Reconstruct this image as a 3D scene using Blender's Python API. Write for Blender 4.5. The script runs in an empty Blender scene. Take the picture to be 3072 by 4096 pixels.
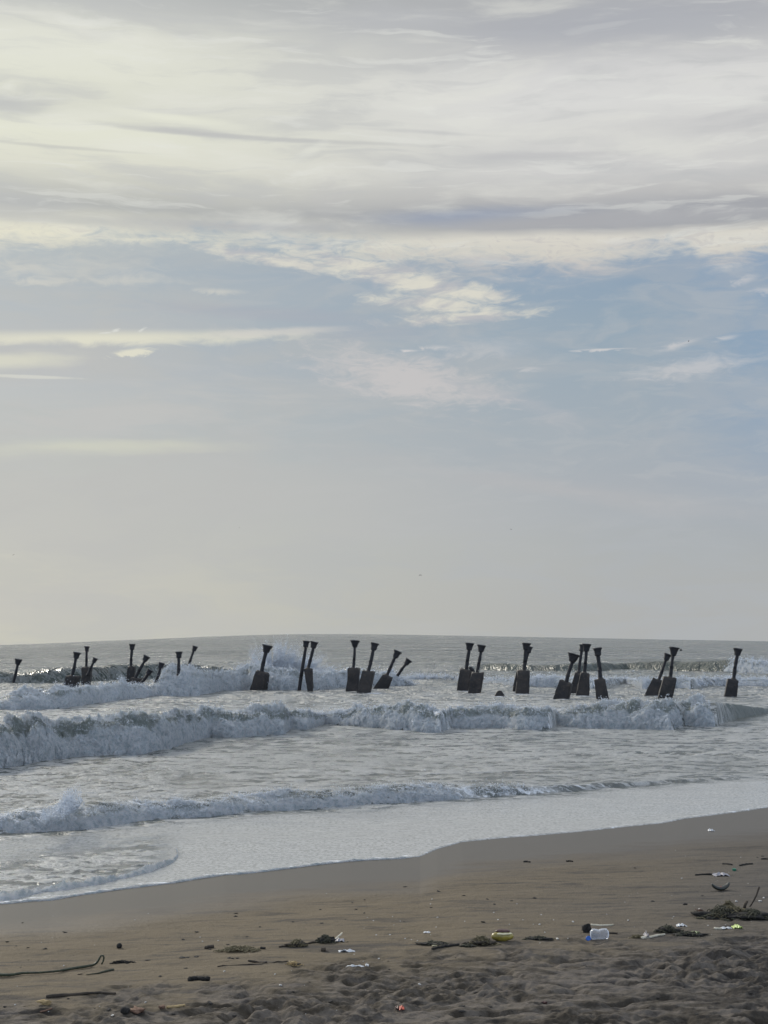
import bpy, bmesh, math, random
import numpy as np
from mathutils import Vector, Matrix, Euler
R = math.radians
random.seed(7); np.random.seed(7)
SC = bpy.context.scene
COL = SC.collection

# ------------------------------------------------------------------ camera
F = 1540.0                      # focal length in render pixels (768 wide)
CH = 3.9                        # camera height over the sea
VH = 633.2                      # row of the true horizon
PITCH = math.atan((VH-512)/F)
cam = bpy.data.cameras.new('camera'); camo = bpy.data.objects.new('camera', cam); COL.objects.link(camo)
camo.location = (0, 0, CH); camo.rotation_euler = (math.pi/2+PITCH, 0, 0)
cam.sensor_fit = 'HORIZONTAL'; cam.sensor_width = 36; cam.lens = 36*F/768
cam.clip_start = 0.1; cam.clip_end = 40000
SC.camera = camo
SC.render.resolution_x, SC.render.resolution_y = 768, 1024
SC.view_settings.view_transform = 'Standard'; SC.view_settings.look = 'None'
SC.view_settings.exposure = 0.0; SC.view_settings.gamma = 1

# ------------------------------------------------------------------ pixel <-> world
cP, sP = math.cos(PITCH), math.sin(PITCH)
def ray(u, v):                  # u, v in full photograph pixels (3072 x 4096)
    a = (np.asarray(u, float)/4-384)/F; b = (512-np.asarray(v, float)/4)/F
    return a, cP-b*sP, sP+b*cP  # x, y, z of direction
def on_z(u, v, z=0.0):
    x, y, w = ray(u, v); k = (z-CH)/w
    return x*k, y*k
def on_y(u, v, Y):
    x, y, w = ray(u, v); k = Y/y
    return np.array((x*k, Y+0*k, CH+w*k)).T
def azel(u, v):
    x, y, w = ray(u, v)
    return math.degrees(math.atan2(x, y)), math.degrees(math.atan2(w, math.hypot(x, y)))

# ------------------------------------------------------------------ world
SUN_AZ, SUN_EL = -36.0, 27.0    # azimuth from +Y towards +X
W = bpy.data.worlds.new('World'); SC.world = W; W.use_nodes = True
NT = W.node_tree; NT.nodes.clear()
class G:
    """small helper for building node graphs"""
    def __init__(s, nt): s.nt = nt
    def n(s, t, **k):
        nd = s.nt.nodes.new(t)
        for a, b in k.items(): setattr(nd, a, b)
        return nd
    def put(s, sock, v):
        if isinstance(v, bpy.types.NodeSocket): s.nt.links.new(v, sock)
        elif isinstance(v, (tuple, list)) and sock.type == 'RGBA' and len(v) == 3: sock.default_value = (*v, 1)
        else: sock.default_value = v
    def m(s, op, a, b=0.0, c=None, clamp=False):
        nd = s.n('ShaderNodeMath', operation=op, use_clamp=clamp)
        s.put(nd.inputs[0], a); s.put(nd.inputs[1], b)
        if c is not None: s.put(nd.inputs[2], c)
        return nd.outputs[0]
    def add(s, a, b): return s.m('ADD', a, b)
    def sub(s, a, b): return s.m('SUBTRACT', a, b)
    def mul(s, a, b): return s.m('MULTIPLY', a, b)
    def ss(s, x, a, b, lo=0.0, hi=1.0):          # smoothstep
        nd = s.n('ShaderNodeMapRange', interpolation_type='SMOOTHSTEP')
        if isinstance(a, (int, float)) and isinstance(b, (int, float)) and a > b: a, b, lo, hi = b, a, hi, lo
        s.put(nd.inputs['Value'], x); s.put(nd.inputs['From Min'], a); s.put(nd.inputs['From Max'], b)
        s.put(nd.inputs['To Min'], lo); s.put(nd.inputs['To Max'], hi)
        return nd.outputs[0]
    def xyz(s, x=0.0, y=0.0, z=0.0):
        nd = s.n('ShaderNodeCombineXYZ')
        for i, v in enumerate((x, y, z)): s.put(nd.inputs[i], v)
        return nd.outputs[0]
    def noise(s, vec, scale=1.0, detail=4.0, rough=0.5, dist=0.0):
        nd = s.n('ShaderNodeTexNoise'); s.put(nd.inputs['Vector'], vec)
        nd.inputs['Scale'].default_value = scale; nd.inputs['Detail'].default_value = detail
        nd.inputs['Roughness'].default_value = rough; nd.inputs['Distortion'].default_value = dist
        return nd.outputs['Fac']
    def mix(s, f, a, b, mode='MIX'):
        nd = s.n('ShaderNodeMix', data_type='RGBA', blend_type=mode)
        s.put(nd.inputs[0], f); s.put(nd.inputs[6], a); s.put(nd.inputs[7], b)
        return nd.outputs[2]
    def ramp(s, x, stops, interp='LINEAR'):      # stops (pos 0..1, colour)
        nd = s.n('ShaderNodeValToRGB'); cr = nd.color_ramp; cr.interpolation = interp
        while len(cr.elements) > 1: cr.elements.remove(cr.elements[-1])
        cr.elements[0].position = stops[0][0]; cr.elements[0].color = (*stops[0][1], 1)
        for p, c in stops[1:]:
            e = cr.elements.new(p); e.color = (*c, 1)
        s.put(nd.inputs[0], x)
        return nd.outputs[0]
    def curve(s, x, pts):                        # x already 0..1, y 0..1
        nd = s.n('ShaderNodeFloatCurve'); cu = nd.mapping.curves[0]
        cu.points[0].location = pts[0]; cu.points[-1].location = pts[-1]
        for p in pts[1:-1]: cu.points.new(*p)
        nd.mapping.update(); s.put(nd.inputs['Value'], x)
        return nd.outputs[0]

g = G(NT)
def srgb(*c): return tuple(((v/255+.055)/1.055)**2.4 if v > 10 else v/255/12.92 for v in c)
tc = g.n('ShaderNodeTexCoord'); sep = g.n('ShaderNodeSeparateXYZ'); NT.links.new(tc.outputs['Generated'], sep.inputs[0])
dx, dy, dz = sep.outputs
DEG = 180/math.pi
A = g.mul(g.m('ARCTAN2', dx, dy), DEG)           # azimuth in degrees, 0 straight out to sea
E = g.mul(g.m('ARCSINE', dz), DEG)               # elevation in degrees
PX = 0.0372/4                                    # degrees per photograph pixel
# noises laid out in azimuth and elevation, streaked along the horizon
base_v = g.xyz(g.mul(A, .10), g.mul(E, .42), 3.1)
nw1 = g.noise(base_v, 1.0, 4, .55); nw2 = g.noise(g.xyz(g.mul(A, .12), g.mul(E, .5), 17.3), 1.0, 4, .55)
Aw = g.add(A, g.mul(g.sub(nw1, .5), 5.0)); Ew = g.add(E, g.mul(g.sub(nw2, .5), 1.5))
st1 = g.noise(g.xyz(g.mul(Aw, .16), g.mul(Ew, .95), 1.0), 1.0, 7, .55)      # long streaks
st2 = g.noise(g.xyz(g.mul(Aw, .42), g.mul(Ew, 1.6), 8.0), 1.0, 8, .60, .6)  # wisps
st3 = g.noise(g.xyz(g.mul(Aw, .07), g.mul(Ew, .32), 5.0), 1.0, 4, .5)       # broad patches
st4 = g.noise(g.xyz(g.mul(A, .9), g.mul(E, 2.6), 12.0), 1.0, 8, .62, 1.2)   # fine curdled detail
def ev(v): return azel(1536, v)[1]
def av(u): return azel(u, 1400)[0]
# clear sky between horizon and cloud deck
x01 = g.m('DIVIDE', g.add(Ew, 0.0), 20.0, clamp=True)
def stops(lst): return [(max(0, min(1, ev(v)/20.0)), srgb(*c)) for v, c in lst]
left = g.ramp(x01, stops([(2536, (196,199,190)), (2250, (186,190,187)), (1950, (181,185,184)), (1700, (176,182,184)), (1500, (175,180,184)), (1280, (166,176,183)), (1100, (160,173,182))]))
right = g.ramp(x01, stops([(2536, (178,181,182)), (2250, (172,177,181)), (1950, (168,174,182)), (1700, (160,171,181)), (1500, (152,168,181)), (1280, (146,165,181)), (1100, (138,160,182))]))
lr = g.ss(A, av(100), av(2700))
col = g.mix(lr, left, right)
blue_edge = g.mul(g.ss(A, av(2500), av(3100)), g.ss(E, 2.0, 9.0))
col = g.mix(g.mul(blue_edge, .38), col, srgb(124,156,192))
sky = g.n('ShaderNodeTexSky', sky_type='NISHITA', sun_disc=False)
sky.sun_elevation = R(SUN_EL); sky.sun_rotation = R(SUN_AZ)
sky.air_density = 1.0; sky.dust_density = 2.0; sky.ozone_density = 1.0
nish = g.mix(1.0, sky.outputs[0], (0.07, 0.07, 0.07), 'MULTIPLY')
col = g.mix(.12, col, nish)
def ell(u, v, rx, ry, rot=0.0, a=None, e=None):
    """0 outside, rising to 1 at the centre of a soft ellipse (photo pixels, rot clockwise in degrees)"""
    ca, ce = azel(u, v); a = A if a is None else a; e = E if e is None else e
    X = g.sub(a, ca); Y = g.sub(e, ce); c, s_ = math.cos(R(-rot)), math.sin(R(-rot))
    xx = g.add(g.mul(X, c/(rx*PX)), g.mul(Y, s_/(rx*PX))); yy = g.sub(g.mul(Y, c/(ry*PX)), g.mul(X, s_/(ry*PX)))
    r = g.m('SQRT', g.add(g.mul(xx, xx), g.mul(yy, yy)))
    return g.sub(1.0, r)
def mx(*l):
    r = l[0]
    for q in l[1:]: r = g.m('SMOOTH_MAX', r, q, .15)
    return r
def wisp(shape, namp, nsock, lo, hi):
    return g.ss(g.add(shape, g.mul(g.sub(nsock, .5), namp)), lo, hi)
# thin grey veils low in the sky
st5_ = g.noise(g.xyz(g.add(g.mul(A, .22), g.mul(E, .12)), g.mul(Ew, 1.7), 33.0), 1.0, 6, .6, .3)
st6 = g.noise(g.xyz(g.mul(Aw, .22), g.mul(Ew, .75), 41.0), 1.0, 6, .58, .5)
col = g.mix(g.mul(g.mul(g.ss(st6, .40, .62), g.ss(E, 17, 12)), .45), col, g.mix(lr, srgb(186,187,184), srgb(174,179,184)))
col = g.mix(g.mul(g.mul(g.ss(st2, .48, .64), g.ss(E, 1.5, 6)), .20), col, srgb(189,191,192))
veil = g.mul(g.ss(st3, .40, .62), g.ss(A, av(2600), av(900)))
col = g.mix(g.mul(g.mul(veil, g.ss(E, 15, 9)), .55), col, srgb(188,188,186))
col = g.mix(g.mul(wisp(ell(2300, 1960, 1500, 60, 8, e=Ew), 1.0, st1, 0.1, 1.0), .35), col, srgb(186,184,184))
col = g.mix(g.mul(wisp(ell(300, 1790, 900, 70, -3, e=Ew), 1.4, st1, 0.1, 1.1), .75), col, srgb(206,207,192))
col = g.mix(g.mul(wisp(ell(500, 1640, 950, 150, -6, e=g.add(E, g.mul(g.sub(st2, .5), 1.2))), 2.2, st5_, .1, 1.1), .75), col, srgb(192,192,190))
col = g.mix(g.mul(wisp(ell(1620, 1510, 520, 130, 12, A, g.add(E, g.mul(g.sub(st2, .5), .9))), 2.0, st4, 0.0, .9), .95), col, srgb(197,195,195))
col = g.mix(g.mul(wisp(ell(2000, 1600, 420, 40, 20, Aw, Ew), 1.2, st2, 0.0, 1.0), .40), col, srgb(186,186,190))
# cream bars left of centre
bar = wisp(ell(350, 1354, 1000, 40, -2.4, A, g.add(E, g.mul(g.sub(st2, .5), .5))), 1.4, st2, -.1, 1.0)
col = g.mix(g.mul(bar, .92), col, srgb(222,220,202))
col = g.mix(g.mul(wisp(ell(1150, 1325, 420, 26, -4), 1.2, st2, .05, .8), .7), col, srgb(208,206,200))
col = g.mix(g.mul(wisp(ell(0, 1440, 420, 60, -4), 1.4, st1, .05, .8), .75), col, srgb(216,215,198))
col = g.mix(g.mul(wisp(ell(120, 1507, 260, 9, 0), .9, st2, .0, .6), .6), col, srgb(216,216,206))
col = g.mix(g.mul(wisp(ell(525, 1410, 140, 24, -10, A, g.add(E, g.mul(g.sub(st4, .5), .5))), 2.6, st4, .1, .8), .85), col, srgb(226,223,204))
col = g.mix(g.mul(wisp(mx(ell(462, 1322, 34, 11, -20), ell(425, 1331, 50, 6, -8), ell(568, 1319, 26, 9, -25)), 2.4, st4, .1, .9), .8), col, srgb(218,219,214))
# small streaks on the right
for u, v, rx, ry, rot, k in ((2400,1399,150,5,-1,.85), (1625,1403,60,5,0,.9), (1755,1391,80,10,3,.5), (2110,1476,80,9,0,.45), (2715,1378,120,15,-14,.6), (2905,1352,70,9,-10,.5),
                             (2790,1470,280,38,-6,.5), (1950,1394,200,35,0,.3), (2980,1120,70,14,-16,.5), (3060,1165,60,16,0,.5), (880,1166,130,12,1,.75), (170,1126,150,13,-3,.8), (520,1122,260,18,-2,.55), (60,1075,200,28,0,.5), (300,1075,400,42,-2,.45)):
    col = g.mix(g.mul(wisp(ell(u, v, rx*1.15, ry*1.5, rot, Aw if 0 else g.add(A, g.mul(g.sub(st4, .5), 1.2)), g.add(E, g.mul(g.sub(st4, .5), .22))), 2.0, st4, 0.0, 1.1), k), col, srgb(212,209,208) if u > 1400 else srgb(202,202,196))
# grey smudges
for u, v, rx, ry, rot, k in ((1000,1250,700,45,3,.45), (1500,1330,500,60,0,.3)):
    col = g.mix(g.mul(wisp(ell(u, v, rx, ry, rot), 1.3, st1, .0, .9), k), col, srgb(168,172,182))
# the torn feather cloud right of centre
fshape = mx(ell(1560, 1110, 400, 62, 15), ell(1730, 1140, 280, 80, 18), ell(1900, 1175, 210, 44, 8), ell(1740, 1215, 330, 44, 4), ell(1850, 1270, 400, 30, -3), ell(1150, 1050, 460, 34, 9), ell(1420, 1065, 360, 50, 12))
fm = g.ss(g.add(fshape, g.mul(g.sub(st4, .5), 1.9)), -.10, .85)
fcol = g.mix(g.ss(st2, .35, .6), srgb(184,185,189), srgb(220,217,204))
col = g.mix(g.mul(fm, .93), col, fcol)
# lower edge of the cloud deck, row of the edge along the picture
def cx(u): return (av(u)+16)/32
bp = [(-300,1040),(0,1052),(250,1030),(550,1004),(900,990),(1300,1010),(1600,1050),(1800,1070),(2050,1095),(2350,1108),(2480,1085),(2570,1048),(2720,1040),(2800,1066),(2870,1095),(3100,1075),(3350,1060)]
bc = g.curve(g.m('DIVIDE', g.add(A, 16.0), 32.0, clamp=True), [(max(0, min(1, cx(u))), (ev(v)-10)/6) for u, v in bp])
eb = g.add(g.mul(bc, 6.0), 10.0)
edge = g.add(g.sub(E, eb), g.add(g.mul(g.sub(st4, .5), 1.5), g.mul(g.sub(st2, .5), 1.6)))
deck = g.add(g.mul(g.ss(edge, -.2, .75), .6), g.mul(g.ss(edge, -.9, 1.3), .4))
xd = g.m('DIVIDE', g.sub(g.add(E, g.mul(g.sub(nw2, .5), .9)), 10.0), 14.0, clamp=True)
def dst(lst): return [(max(0, min(1, (ev(v)-10)/14.0)), srgb(*c)) for v, c in reversed(sorted(lst))]
dl = g.ramp(xd, dst([(1080,(212,210,196)), (980,(226,223,204)), (925,(214,213,200)), (865,(178,180,178)), (800,(192,193,187)), (700,(216,216,203)), (560,(222,223,208)), (450,(212,213,202)), (330,(219,220,207)), (180,(216,217,207)), (90,(194,196,193)), (0,(176,179,179))]))
dr = g.ramp(xd, dst([(1110,(198,194,192)), (1030,(212,208,198)), (960,(214,211,202)), (915,(166,168,172)), (850,(164,166,171)), (790,(188,188,188)), (700,(204,204,203)), (560,(208,208,206)), (430,(216,216,214)), (330,(212,212,211)), (230,(190,191,193)), (120,(174,176,181)), (0,(174,176,179))]))
dc = g.mix(g.ss(A, av(300), av(2300)), dl, dr)
st5 = g.noise(g.xyz(g.mul(Aw, .20), g.mul(Ew, 1.9), 31.0), 1.0, 6, .6, .3)
dc = g.mix(g.mul(g.ss(st1, .50, .66), g.mul(g.ss(E, ev(960), ev(860)), .42)), dc, srgb(184,186,188))
dc = g.mix(g.mul(g.ss(st5, .52, .68), g.mul(g.ss(E, ev(900), ev(780)), .36)), dc, srgb(188,190,191))
dc = g.mix(g.mul(g.ss(st1, .50, .28), .42), dc, srgb(228,228,220))
dc = g.mix(g.mul(g.ss(st5, .46, .34), .35), dc, srgb(226,227,222))
for u, v, rx, ry, rot, k, c in ((90,430,330,55,4,.75,(186,188,188)), (700,520,420,20,3,.5,(186,187,187)), (1750,530,520,14,3,.55,(190,191,192)), (2200,620,500,16,0,.5,(190,190,192)), (2450,80,900,130,0,.6,(172,175,182)), (1850,865,560,52,-2,.85,(152,161,178)),
                                (950,905,900,40,0,.75,(174,176,180)), (300,880,900,42,1,.65,(188,189,186)), (2400,880,900,45,0,.6,(172,173,177)), (1100,555,900,12,2,.6,(186,187,187)), (350,595,500,10,1,.5,(188,189,186)), (1310,780,110,110,70,.35,(190,190,190)), (2900,480,420,70,0,.4,(192,192,194)), (1250,600,140,28,-30,.35,(226,227,218)), (2000,1040,380,35,6,.3,(196,194,194)), (2550,980,260,30,0,.3,(190,188,192)),
                                (700,470,420,26,5,.7,(228,229,214)), (250,200,700,110,0,.35,(226,227,216)), (1500,70,500,60,0,.45,(184,186,190))):
    dc = g.mix(g.mul(wisp(ell(u, v, rx, ry, rot, Aw if rx > 200 else A, E), 1.3, st1 if rx > 200 else st4, 0.0, .9), k), dc, srgb(*c))
dc = g.mix(g.mul(g.mul(g.ss(st4, .52, .66), g.ss(E, ev(900), ev(980))), .45), dc, srgb(186,184,186))
col = g.mix(deck, col, dc)
# warm glow of the veiled sun, off to the left of the frame
sx_, sy_, sz_ = math.sin(R(SUN_AZ))*math.cos(R(SUN_EL)), math.cos(R(SUN_AZ))*math.cos(R(SUN_EL)), math.sin(R(SUN_EL))
dot = g.add(g.add(g.mul(dx, sx_), g.mul(dy, sy_)), g.mul(dz, sz_))
ang = g.mul(g.m('ARCCOSINE', g.m('MINIMUM', dot, .99999)), DEG)
glow = g.m('POWER', 2.718, g.mul(g.mul(ang, ang), -1/(2*15.0**2)))
gl = g.mix(1.0, (1.0, .97, .78), g.xyz(glow, glow, glow), 'MULTIPLY')
# overhead and behind the camera the sky is plain and bluer
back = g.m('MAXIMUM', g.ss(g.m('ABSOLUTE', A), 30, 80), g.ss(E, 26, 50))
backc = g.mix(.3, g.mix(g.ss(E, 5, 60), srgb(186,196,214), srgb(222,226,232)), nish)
backc = g.mix(1.0, backc, g.mix(g.ss(E, 15, 55), (1.95, 2.12, 2.32), (1.30, 1.32, 1.34)), 'MULTIPLY')  # unseen part of the sky, brightened to light the foam fronts and sand
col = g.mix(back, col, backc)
col = g.mix(1.0, col, g.mix(1.0, gl, (.10, .10, .10), 'MULTIPLY'), 'ADD')
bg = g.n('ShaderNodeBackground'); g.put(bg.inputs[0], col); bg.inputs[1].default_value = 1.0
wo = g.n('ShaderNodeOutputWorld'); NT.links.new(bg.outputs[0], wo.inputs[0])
W.cycles.sampling_method = 'MANUAL'; W.cycles.sample_map_resolution = 512

# ------------------------------------------------------------------ sun (veiled)
sl = bpy.data.lights.new('sun', 'SUN'); sl.energy = 2.6; sl.angle = R(6); sl.color = (1, .93, .80)
so = bpy.data.objects.new('sun', sl); COL.objects.link(so)
so.rotation_euler = Vector((-sx_, -sy_, -sz_)).to_track_quat('-Z', 'Y').to_euler()

# ------------------------------------------------------------------ numpy noise
_p = np.random.RandomState(3).permutation(256); PERM = np.concatenate([_p, _p, _p])
GR = np.random.RandomState(5).normal(size=(256, 3)); GR /= np.linalg.norm(GR, axis=1)[:, None]
def perlin(x, y, z=0.0):
    x, y, z = np.broadcast_arrays(np.asarray(x, float), y, z)
    xi, yi, zi = np.floor(x).astype(int), np.floor(y).astype(int), np.floor(z).astype(int)
    xf, yf, zf = x-xi, y-yi, z-zi
    s = [f*f*f*(f*(f*6-15)+10) for f in (xf, yf, zf)]
    r = 0
    for a in (0, 1):
        wa = s[0] if a else 1-s[0]; pa = PERM[(xi+a) & 255]
        for b in (0, 1):
            wb = s[1] if b else 1-s[1]; pb = PERM[pa+((yi+b) & 255)]
            for c in (0, 1):
                wc = s[2] if c else 1-s[2]; gg = GR[PERM[pb+((zi+c) & 255)]]
                r = r+wa*wb*wc*(gg[..., 0]*(xf-a)+gg[..., 1]*(yf-b)+gg[..., 2]*(zf-c))
    return r*1.5
def perlin2(x, y, seed=0):
    x, y = np.broadcast_arrays(np.asarray(x, float), y)
    xi, yi = np.floor(x).astype(int), np.floor(y).astype(int); xf, yf = x-xi, y-yi
    u = xf*xf*xf*(xf*(xf*6-15)+10); v = yf*yf*yf*(yf*(yf*6-15)+10); r = 0
    for a in (0, 1):
        wa = u if a else 1-u; pa = PERM[(xi+a+seed*37) & 255]
        for b in (0, 1):
            wb = v if b else 1-v; gg = GR[PERM[pa+((yi+b) & 255)]]
            r = r+wa*wb*(gg[..., 0]*(xf-a)+gg[..., 1]*(yf-b))
    return r*1.7
def sstep(x, a, b):
    t = np.clip((x-a)/(b-a), 0, 1); return t*t*(3-2*t)

# ------------------------------------------------------------------ mesh + object helpers
def tag(o, label=None, cat=None, group=None, kind=None):
    if label: o['label'] = label
    if cat: o['category'] = cat
    if group: o['group'] = group
    if kind: o['kind'] = kind
    elif cat: o['kind'] = 'thing'
    return o
def link(name, me, mat=None, parent=None, loc=None):
    o = bpy.data.objects.new(name, me); COL.objects.link(o)
    if mat is not None and me is not None: me.materials.append(mat)
    if parent is not None: o.parent = parent
    if loc is not None: o.location = loc
    return o
def grid_mesh(name, X, Y, Z, attrs=None, smooth=True):
    nr, nc = X.shape; n = nr*nc
    co = np.empty((n, 3), np.float32); co[:, 0] = X.ravel(); co[:, 1] = Y.ravel(); co[:, 2] = Z.ravel()
    i = np.arange(n).reshape(nr, nc)
    q = np.stack([i[:-1, :-1], i[:-1, 1:], i[1:, 1:], i[1:, :-1]], -1).reshape(-1, 4)
    me = bpy.data.meshes.new(name); me.vertices.add(n); me.vertices.foreach_set('co', co.ravel())
    me.loops.add(q.size); me.loops.foreach_set('vertex_index', q.ravel().astype(np.int32))
    me.polygons.add(len(q)); me.polygons.foreach_set('loop_start', np.arange(0, q.size, 4, dtype=np.int32))
    me.polygons.foreach_set('loop_total', np.full(len(q), 4, np.int32))
    me.polygons.foreach_set('use_smooth', np.full(len(q), smooth, bool))
    for k, a in (attrs or {}).items():
        at = me.attributes.new(k, 'FLOAT', 'POINT'); at.data.foreach_set('value', np.asarray(a, np.float32).ravel())
    me.update(); return me
def faces_mesh(name, verts, faces, smooth=False):
    me = bpy.data.meshes.new(name); me.from_pydata([tuple(v) for v in verts], [], faces); me.update()
    if smooth: me.polygons.foreach_set('use_smooth', [True]*len(me.polygons))
    return me
def tris_mesh(name, V):                          # V (n, k, 3) soup of 4-vertex shards
    n = len(V); co = V.reshape(-1, 3).astype(np.float32)
    f = np.array([[0,1,2],[0,3,1],[1,3,2],[2,3,0]]); q = (np.arange(n)[:, None, None]*4+f[None]).reshape(-1, 3)
    me = bpy.data.meshes.new(name); me.vertices.add(len(co)); me.vertices.foreach_set('co', co.ravel())
    me.loops.add(q.size); me.loops.foreach_set('vertex_index', q.ravel().astype(np.int32))
    me.polygons.add(len(q)); me.polygons.foreach_set('loop_start', np.arange(0, q.size, 3, dtype=np.int32))
    me.polygons.foreach_set('loop_total', np.full(len(q), 3, np.int32)); me.update(); return me

# ------------------------------------------------------------------ materials
def new_mat(name):
    m = bpy.data.materials.new(name); m.use_nodes = True; m.node_tree.nodes.clear()
    gg = G(m.node_tree); out = gg.n('ShaderNodeOutputMaterial'); return m, gg, out
def principled(gg, **k):
    b = gg.n('ShaderNodeBsdfPrincipled')
    for a, v in k.items(): gg.put(b.inputs[a.replace('_', ' ')], v)
    return b
def attr(gg, name):
    a = gg.n('ShaderNodeAttribute'); a.attribute_name = name; return a.outputs['Fac']
def posn(gg):
    t = gg.n('ShaderNodeNewGeometry'); s = gg.n('ShaderNodeSeparateXYZ'); gg.nt.links.new(t.outputs['Position'], s.inputs[0]); return s.outputs
def bump(gg, h, dist, strength=1.0, normal=None):
    b = gg.n('ShaderNodeBump'); b.inputs['Strength'].default_value = strength; gg.put(b.inputs['Distance'], dist); gg.put(b.inputs['Height'], h)
    if normal is not None: gg.put(b.inputs['Normal'], normal)
    return b.outputs[0]

def water_material():
    m, q, out = new_mat('sea_water'); x, y, z = posn(q)
    foam, milk, chop, film = attr(q, 'foam'), attr(q, 'milk'), attr(q, 'chop'), attr(q, 'film')
    v1 = q.xyz(q.mul(x, .55), q.mul(y, 1.0), 0.0)
    n1 = q.noise(v1, 1.6, 6, .6, .4); n2 = q.noise(v1, 6.0, 5, .6, .3); n3 = q.noise(q.xyz(x, q.mul(y, 1.2), 4.0), 17.0, 4, .55)
    n0 = q.noise(q.xyz(q.mul(x, .42), y, 2.0), .10, 8, .68, .4); gust = q.noise(q.xyz(q.mul(x, .30), y, 7.0), .035, 7, .70, .6)
    lace = q.n('ShaderNodeTexVoronoi', feature='DISTANCE_TO_EDGE'); lace.inputs['Scale'].default_value = 2.6
    wv = q.xyz(q.add(q.mul(x, .6), q.mul(n1, 1.6)), q.add(y, q.mul(n2, .8)), 0.0); q.put(lace.inputs['Vector'], wv)
    lf = q.ss(lace.outputs[0], .16, .02)
    body = q.mix(milk, (.150, .165, .160), (.085, .095, .090))
    body = q.mix(q.mul(attr(q, 'green'), .8), body, (.030, .046, .036))
    n9 = q.noise(q.xyz(x, q.mul(y, .8), 4.0), 15.0, 4, .65)
    body = q.mix(film, body, q.mix(q.ss(q.add(q.mul(n9, .75), q.mul(n2, .25)), .40, .56), (.22, .22, .205), (.40, .395, .375)))
    f1 = q.add(foam, q.mul(q.sub(n2, .5), 1.3)); f1 = q.ss(q.add(f1, q.mul(q.sub(n3, .5), .5)), .42, .72)
    f2 = q.mul(q.m('MAXIMUM', q.mul(lf, q.ss(n1, .42, .62)), q.ss(q.add(q.add(n1, q.mul(q.sub(n0, .5), .5)), q.mul(q.sub(n2, .5), 1.1)), .44, .53)), q.mul(milk, q.ss(film, 0, 1, 1.0, .0)))
    fm = q.m('MAXIMUM', f1, q.mul(f2, .6))
    colr = q.mix(q.mul(f2, 1.0), body, q.mix(q.ss(n3, .35, .65), (.34, .345, .335), (.50, .50, .485)))
    colr = q.mix(f1, colr, (.72, .74, .76))
    rg = q.add(q.ss(chop, 0, 1, .06, .17), q.mul(q.ss(gust, .42, .62), .26)); rough = q.mix(fm, q.xyz(rg, rg, rg), (.75, .75, .75))
    near = q.ss(y, 40.0, 120.0, 1.0, .16)
    nf1 = q.noise(q.xyz(q.mul(x, 1.9), y, 21.0), .26, 5, .62, .5); nf2 = q.noise(q.xyz(q.mul(x, 1.7), y, 23.0), .055, 6, .68, .5)
    far = q.add(q.mul(nf1, q.ss(y, 60.0, 110.0, 0.0, 4.2)), q.mul(nf2, q.ss(y, 110.0, 300.0, 0.0, 15.0)))
    h = q.add(q.add(far, q.mul(near, q.add(q.mul(n1, .9), q.mul(n2, .40)))), q.add(q.mul(near, q.mul(n3, .12)), q.mul(n0, q.ss(y, 25.0, 110.0, 0.6, 1.3))))
    b = principled(q, Base_Color=colr, Roughness=rough, IOR=1.333)
    q.put(b.inputs['Normal'], bump(q, h, q.mul(chop, .95)))
    q.nt.links.new(b.outputs[0], out.inputs[0]); return m
def foam_material():
    m, q, out = new_mat('sea_foam'); x, y, z = posn(q); v = q.xyz(x, y, z)
    n1 = q.noise(v, 1.3, 6, .62, .5); n2 = q.noise(v, 7.0, 6, .7, .3); n3 = q.noise(v, 30.0, 4, .6)
    t = attr(q, 'thin')
    thin = q.ss(q.add(q.add(t, q.mul(q.sub(n1, .5), 1.7)), q.mul(q.sub(n2, .5), 1.1)), .42, .85)
    c = q.mix(q.ss(q.add(n2, q.mul(q.sub(n3, .5), .4)), .36, .60), (.60, .67, .70), (.97, .98, .99))  # darker blue-grey painted into the foam hollows stands in for crease shading
    c = q.mix(q.mul(thin, .80), c, (.27, .31, .27))
    b = principled(q, Base_Color=c, Roughness=q.m('SUBTRACT', .85, q.mul(thin, .5)))
    q.put(b.inputs['Normal'], bump(q, q.add(n2, q.mul(n3, .5)), .22))
    tr = q.n('ShaderNodeBsdfTranslucent'); q.put(tr.inputs[0], c)
    ms = q.n('ShaderNodeMixShader'); ms.inputs[0].default_value = .45
    q.nt.links.new(b.outputs[0], ms.inputs[1]); q.nt.links.new(tr.outputs[0], ms.inputs[2]); q.nt.links.new(ms.outputs[0], out.inputs[0]); return m
def spray_material():
    m, q, out = new_mat('spray'); b = principled(q, Base_Color=(.80, .84, .88), Roughness=.5)
    tr = q.n('ShaderNodeBsdfTranslucent'); tr.inputs[0].default_value = (.80, .84, .90, 1)
    ms = q.n('ShaderNodeMixShader'); ms.inputs[0].default_value = .45
    q.nt.links.new(b.outputs[0], ms.inputs[1]); q.nt.links.new(tr.outputs[0], ms.inputs[2]); q.nt.links.new(ms.outputs[0], out.inputs[0]); return m
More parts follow.
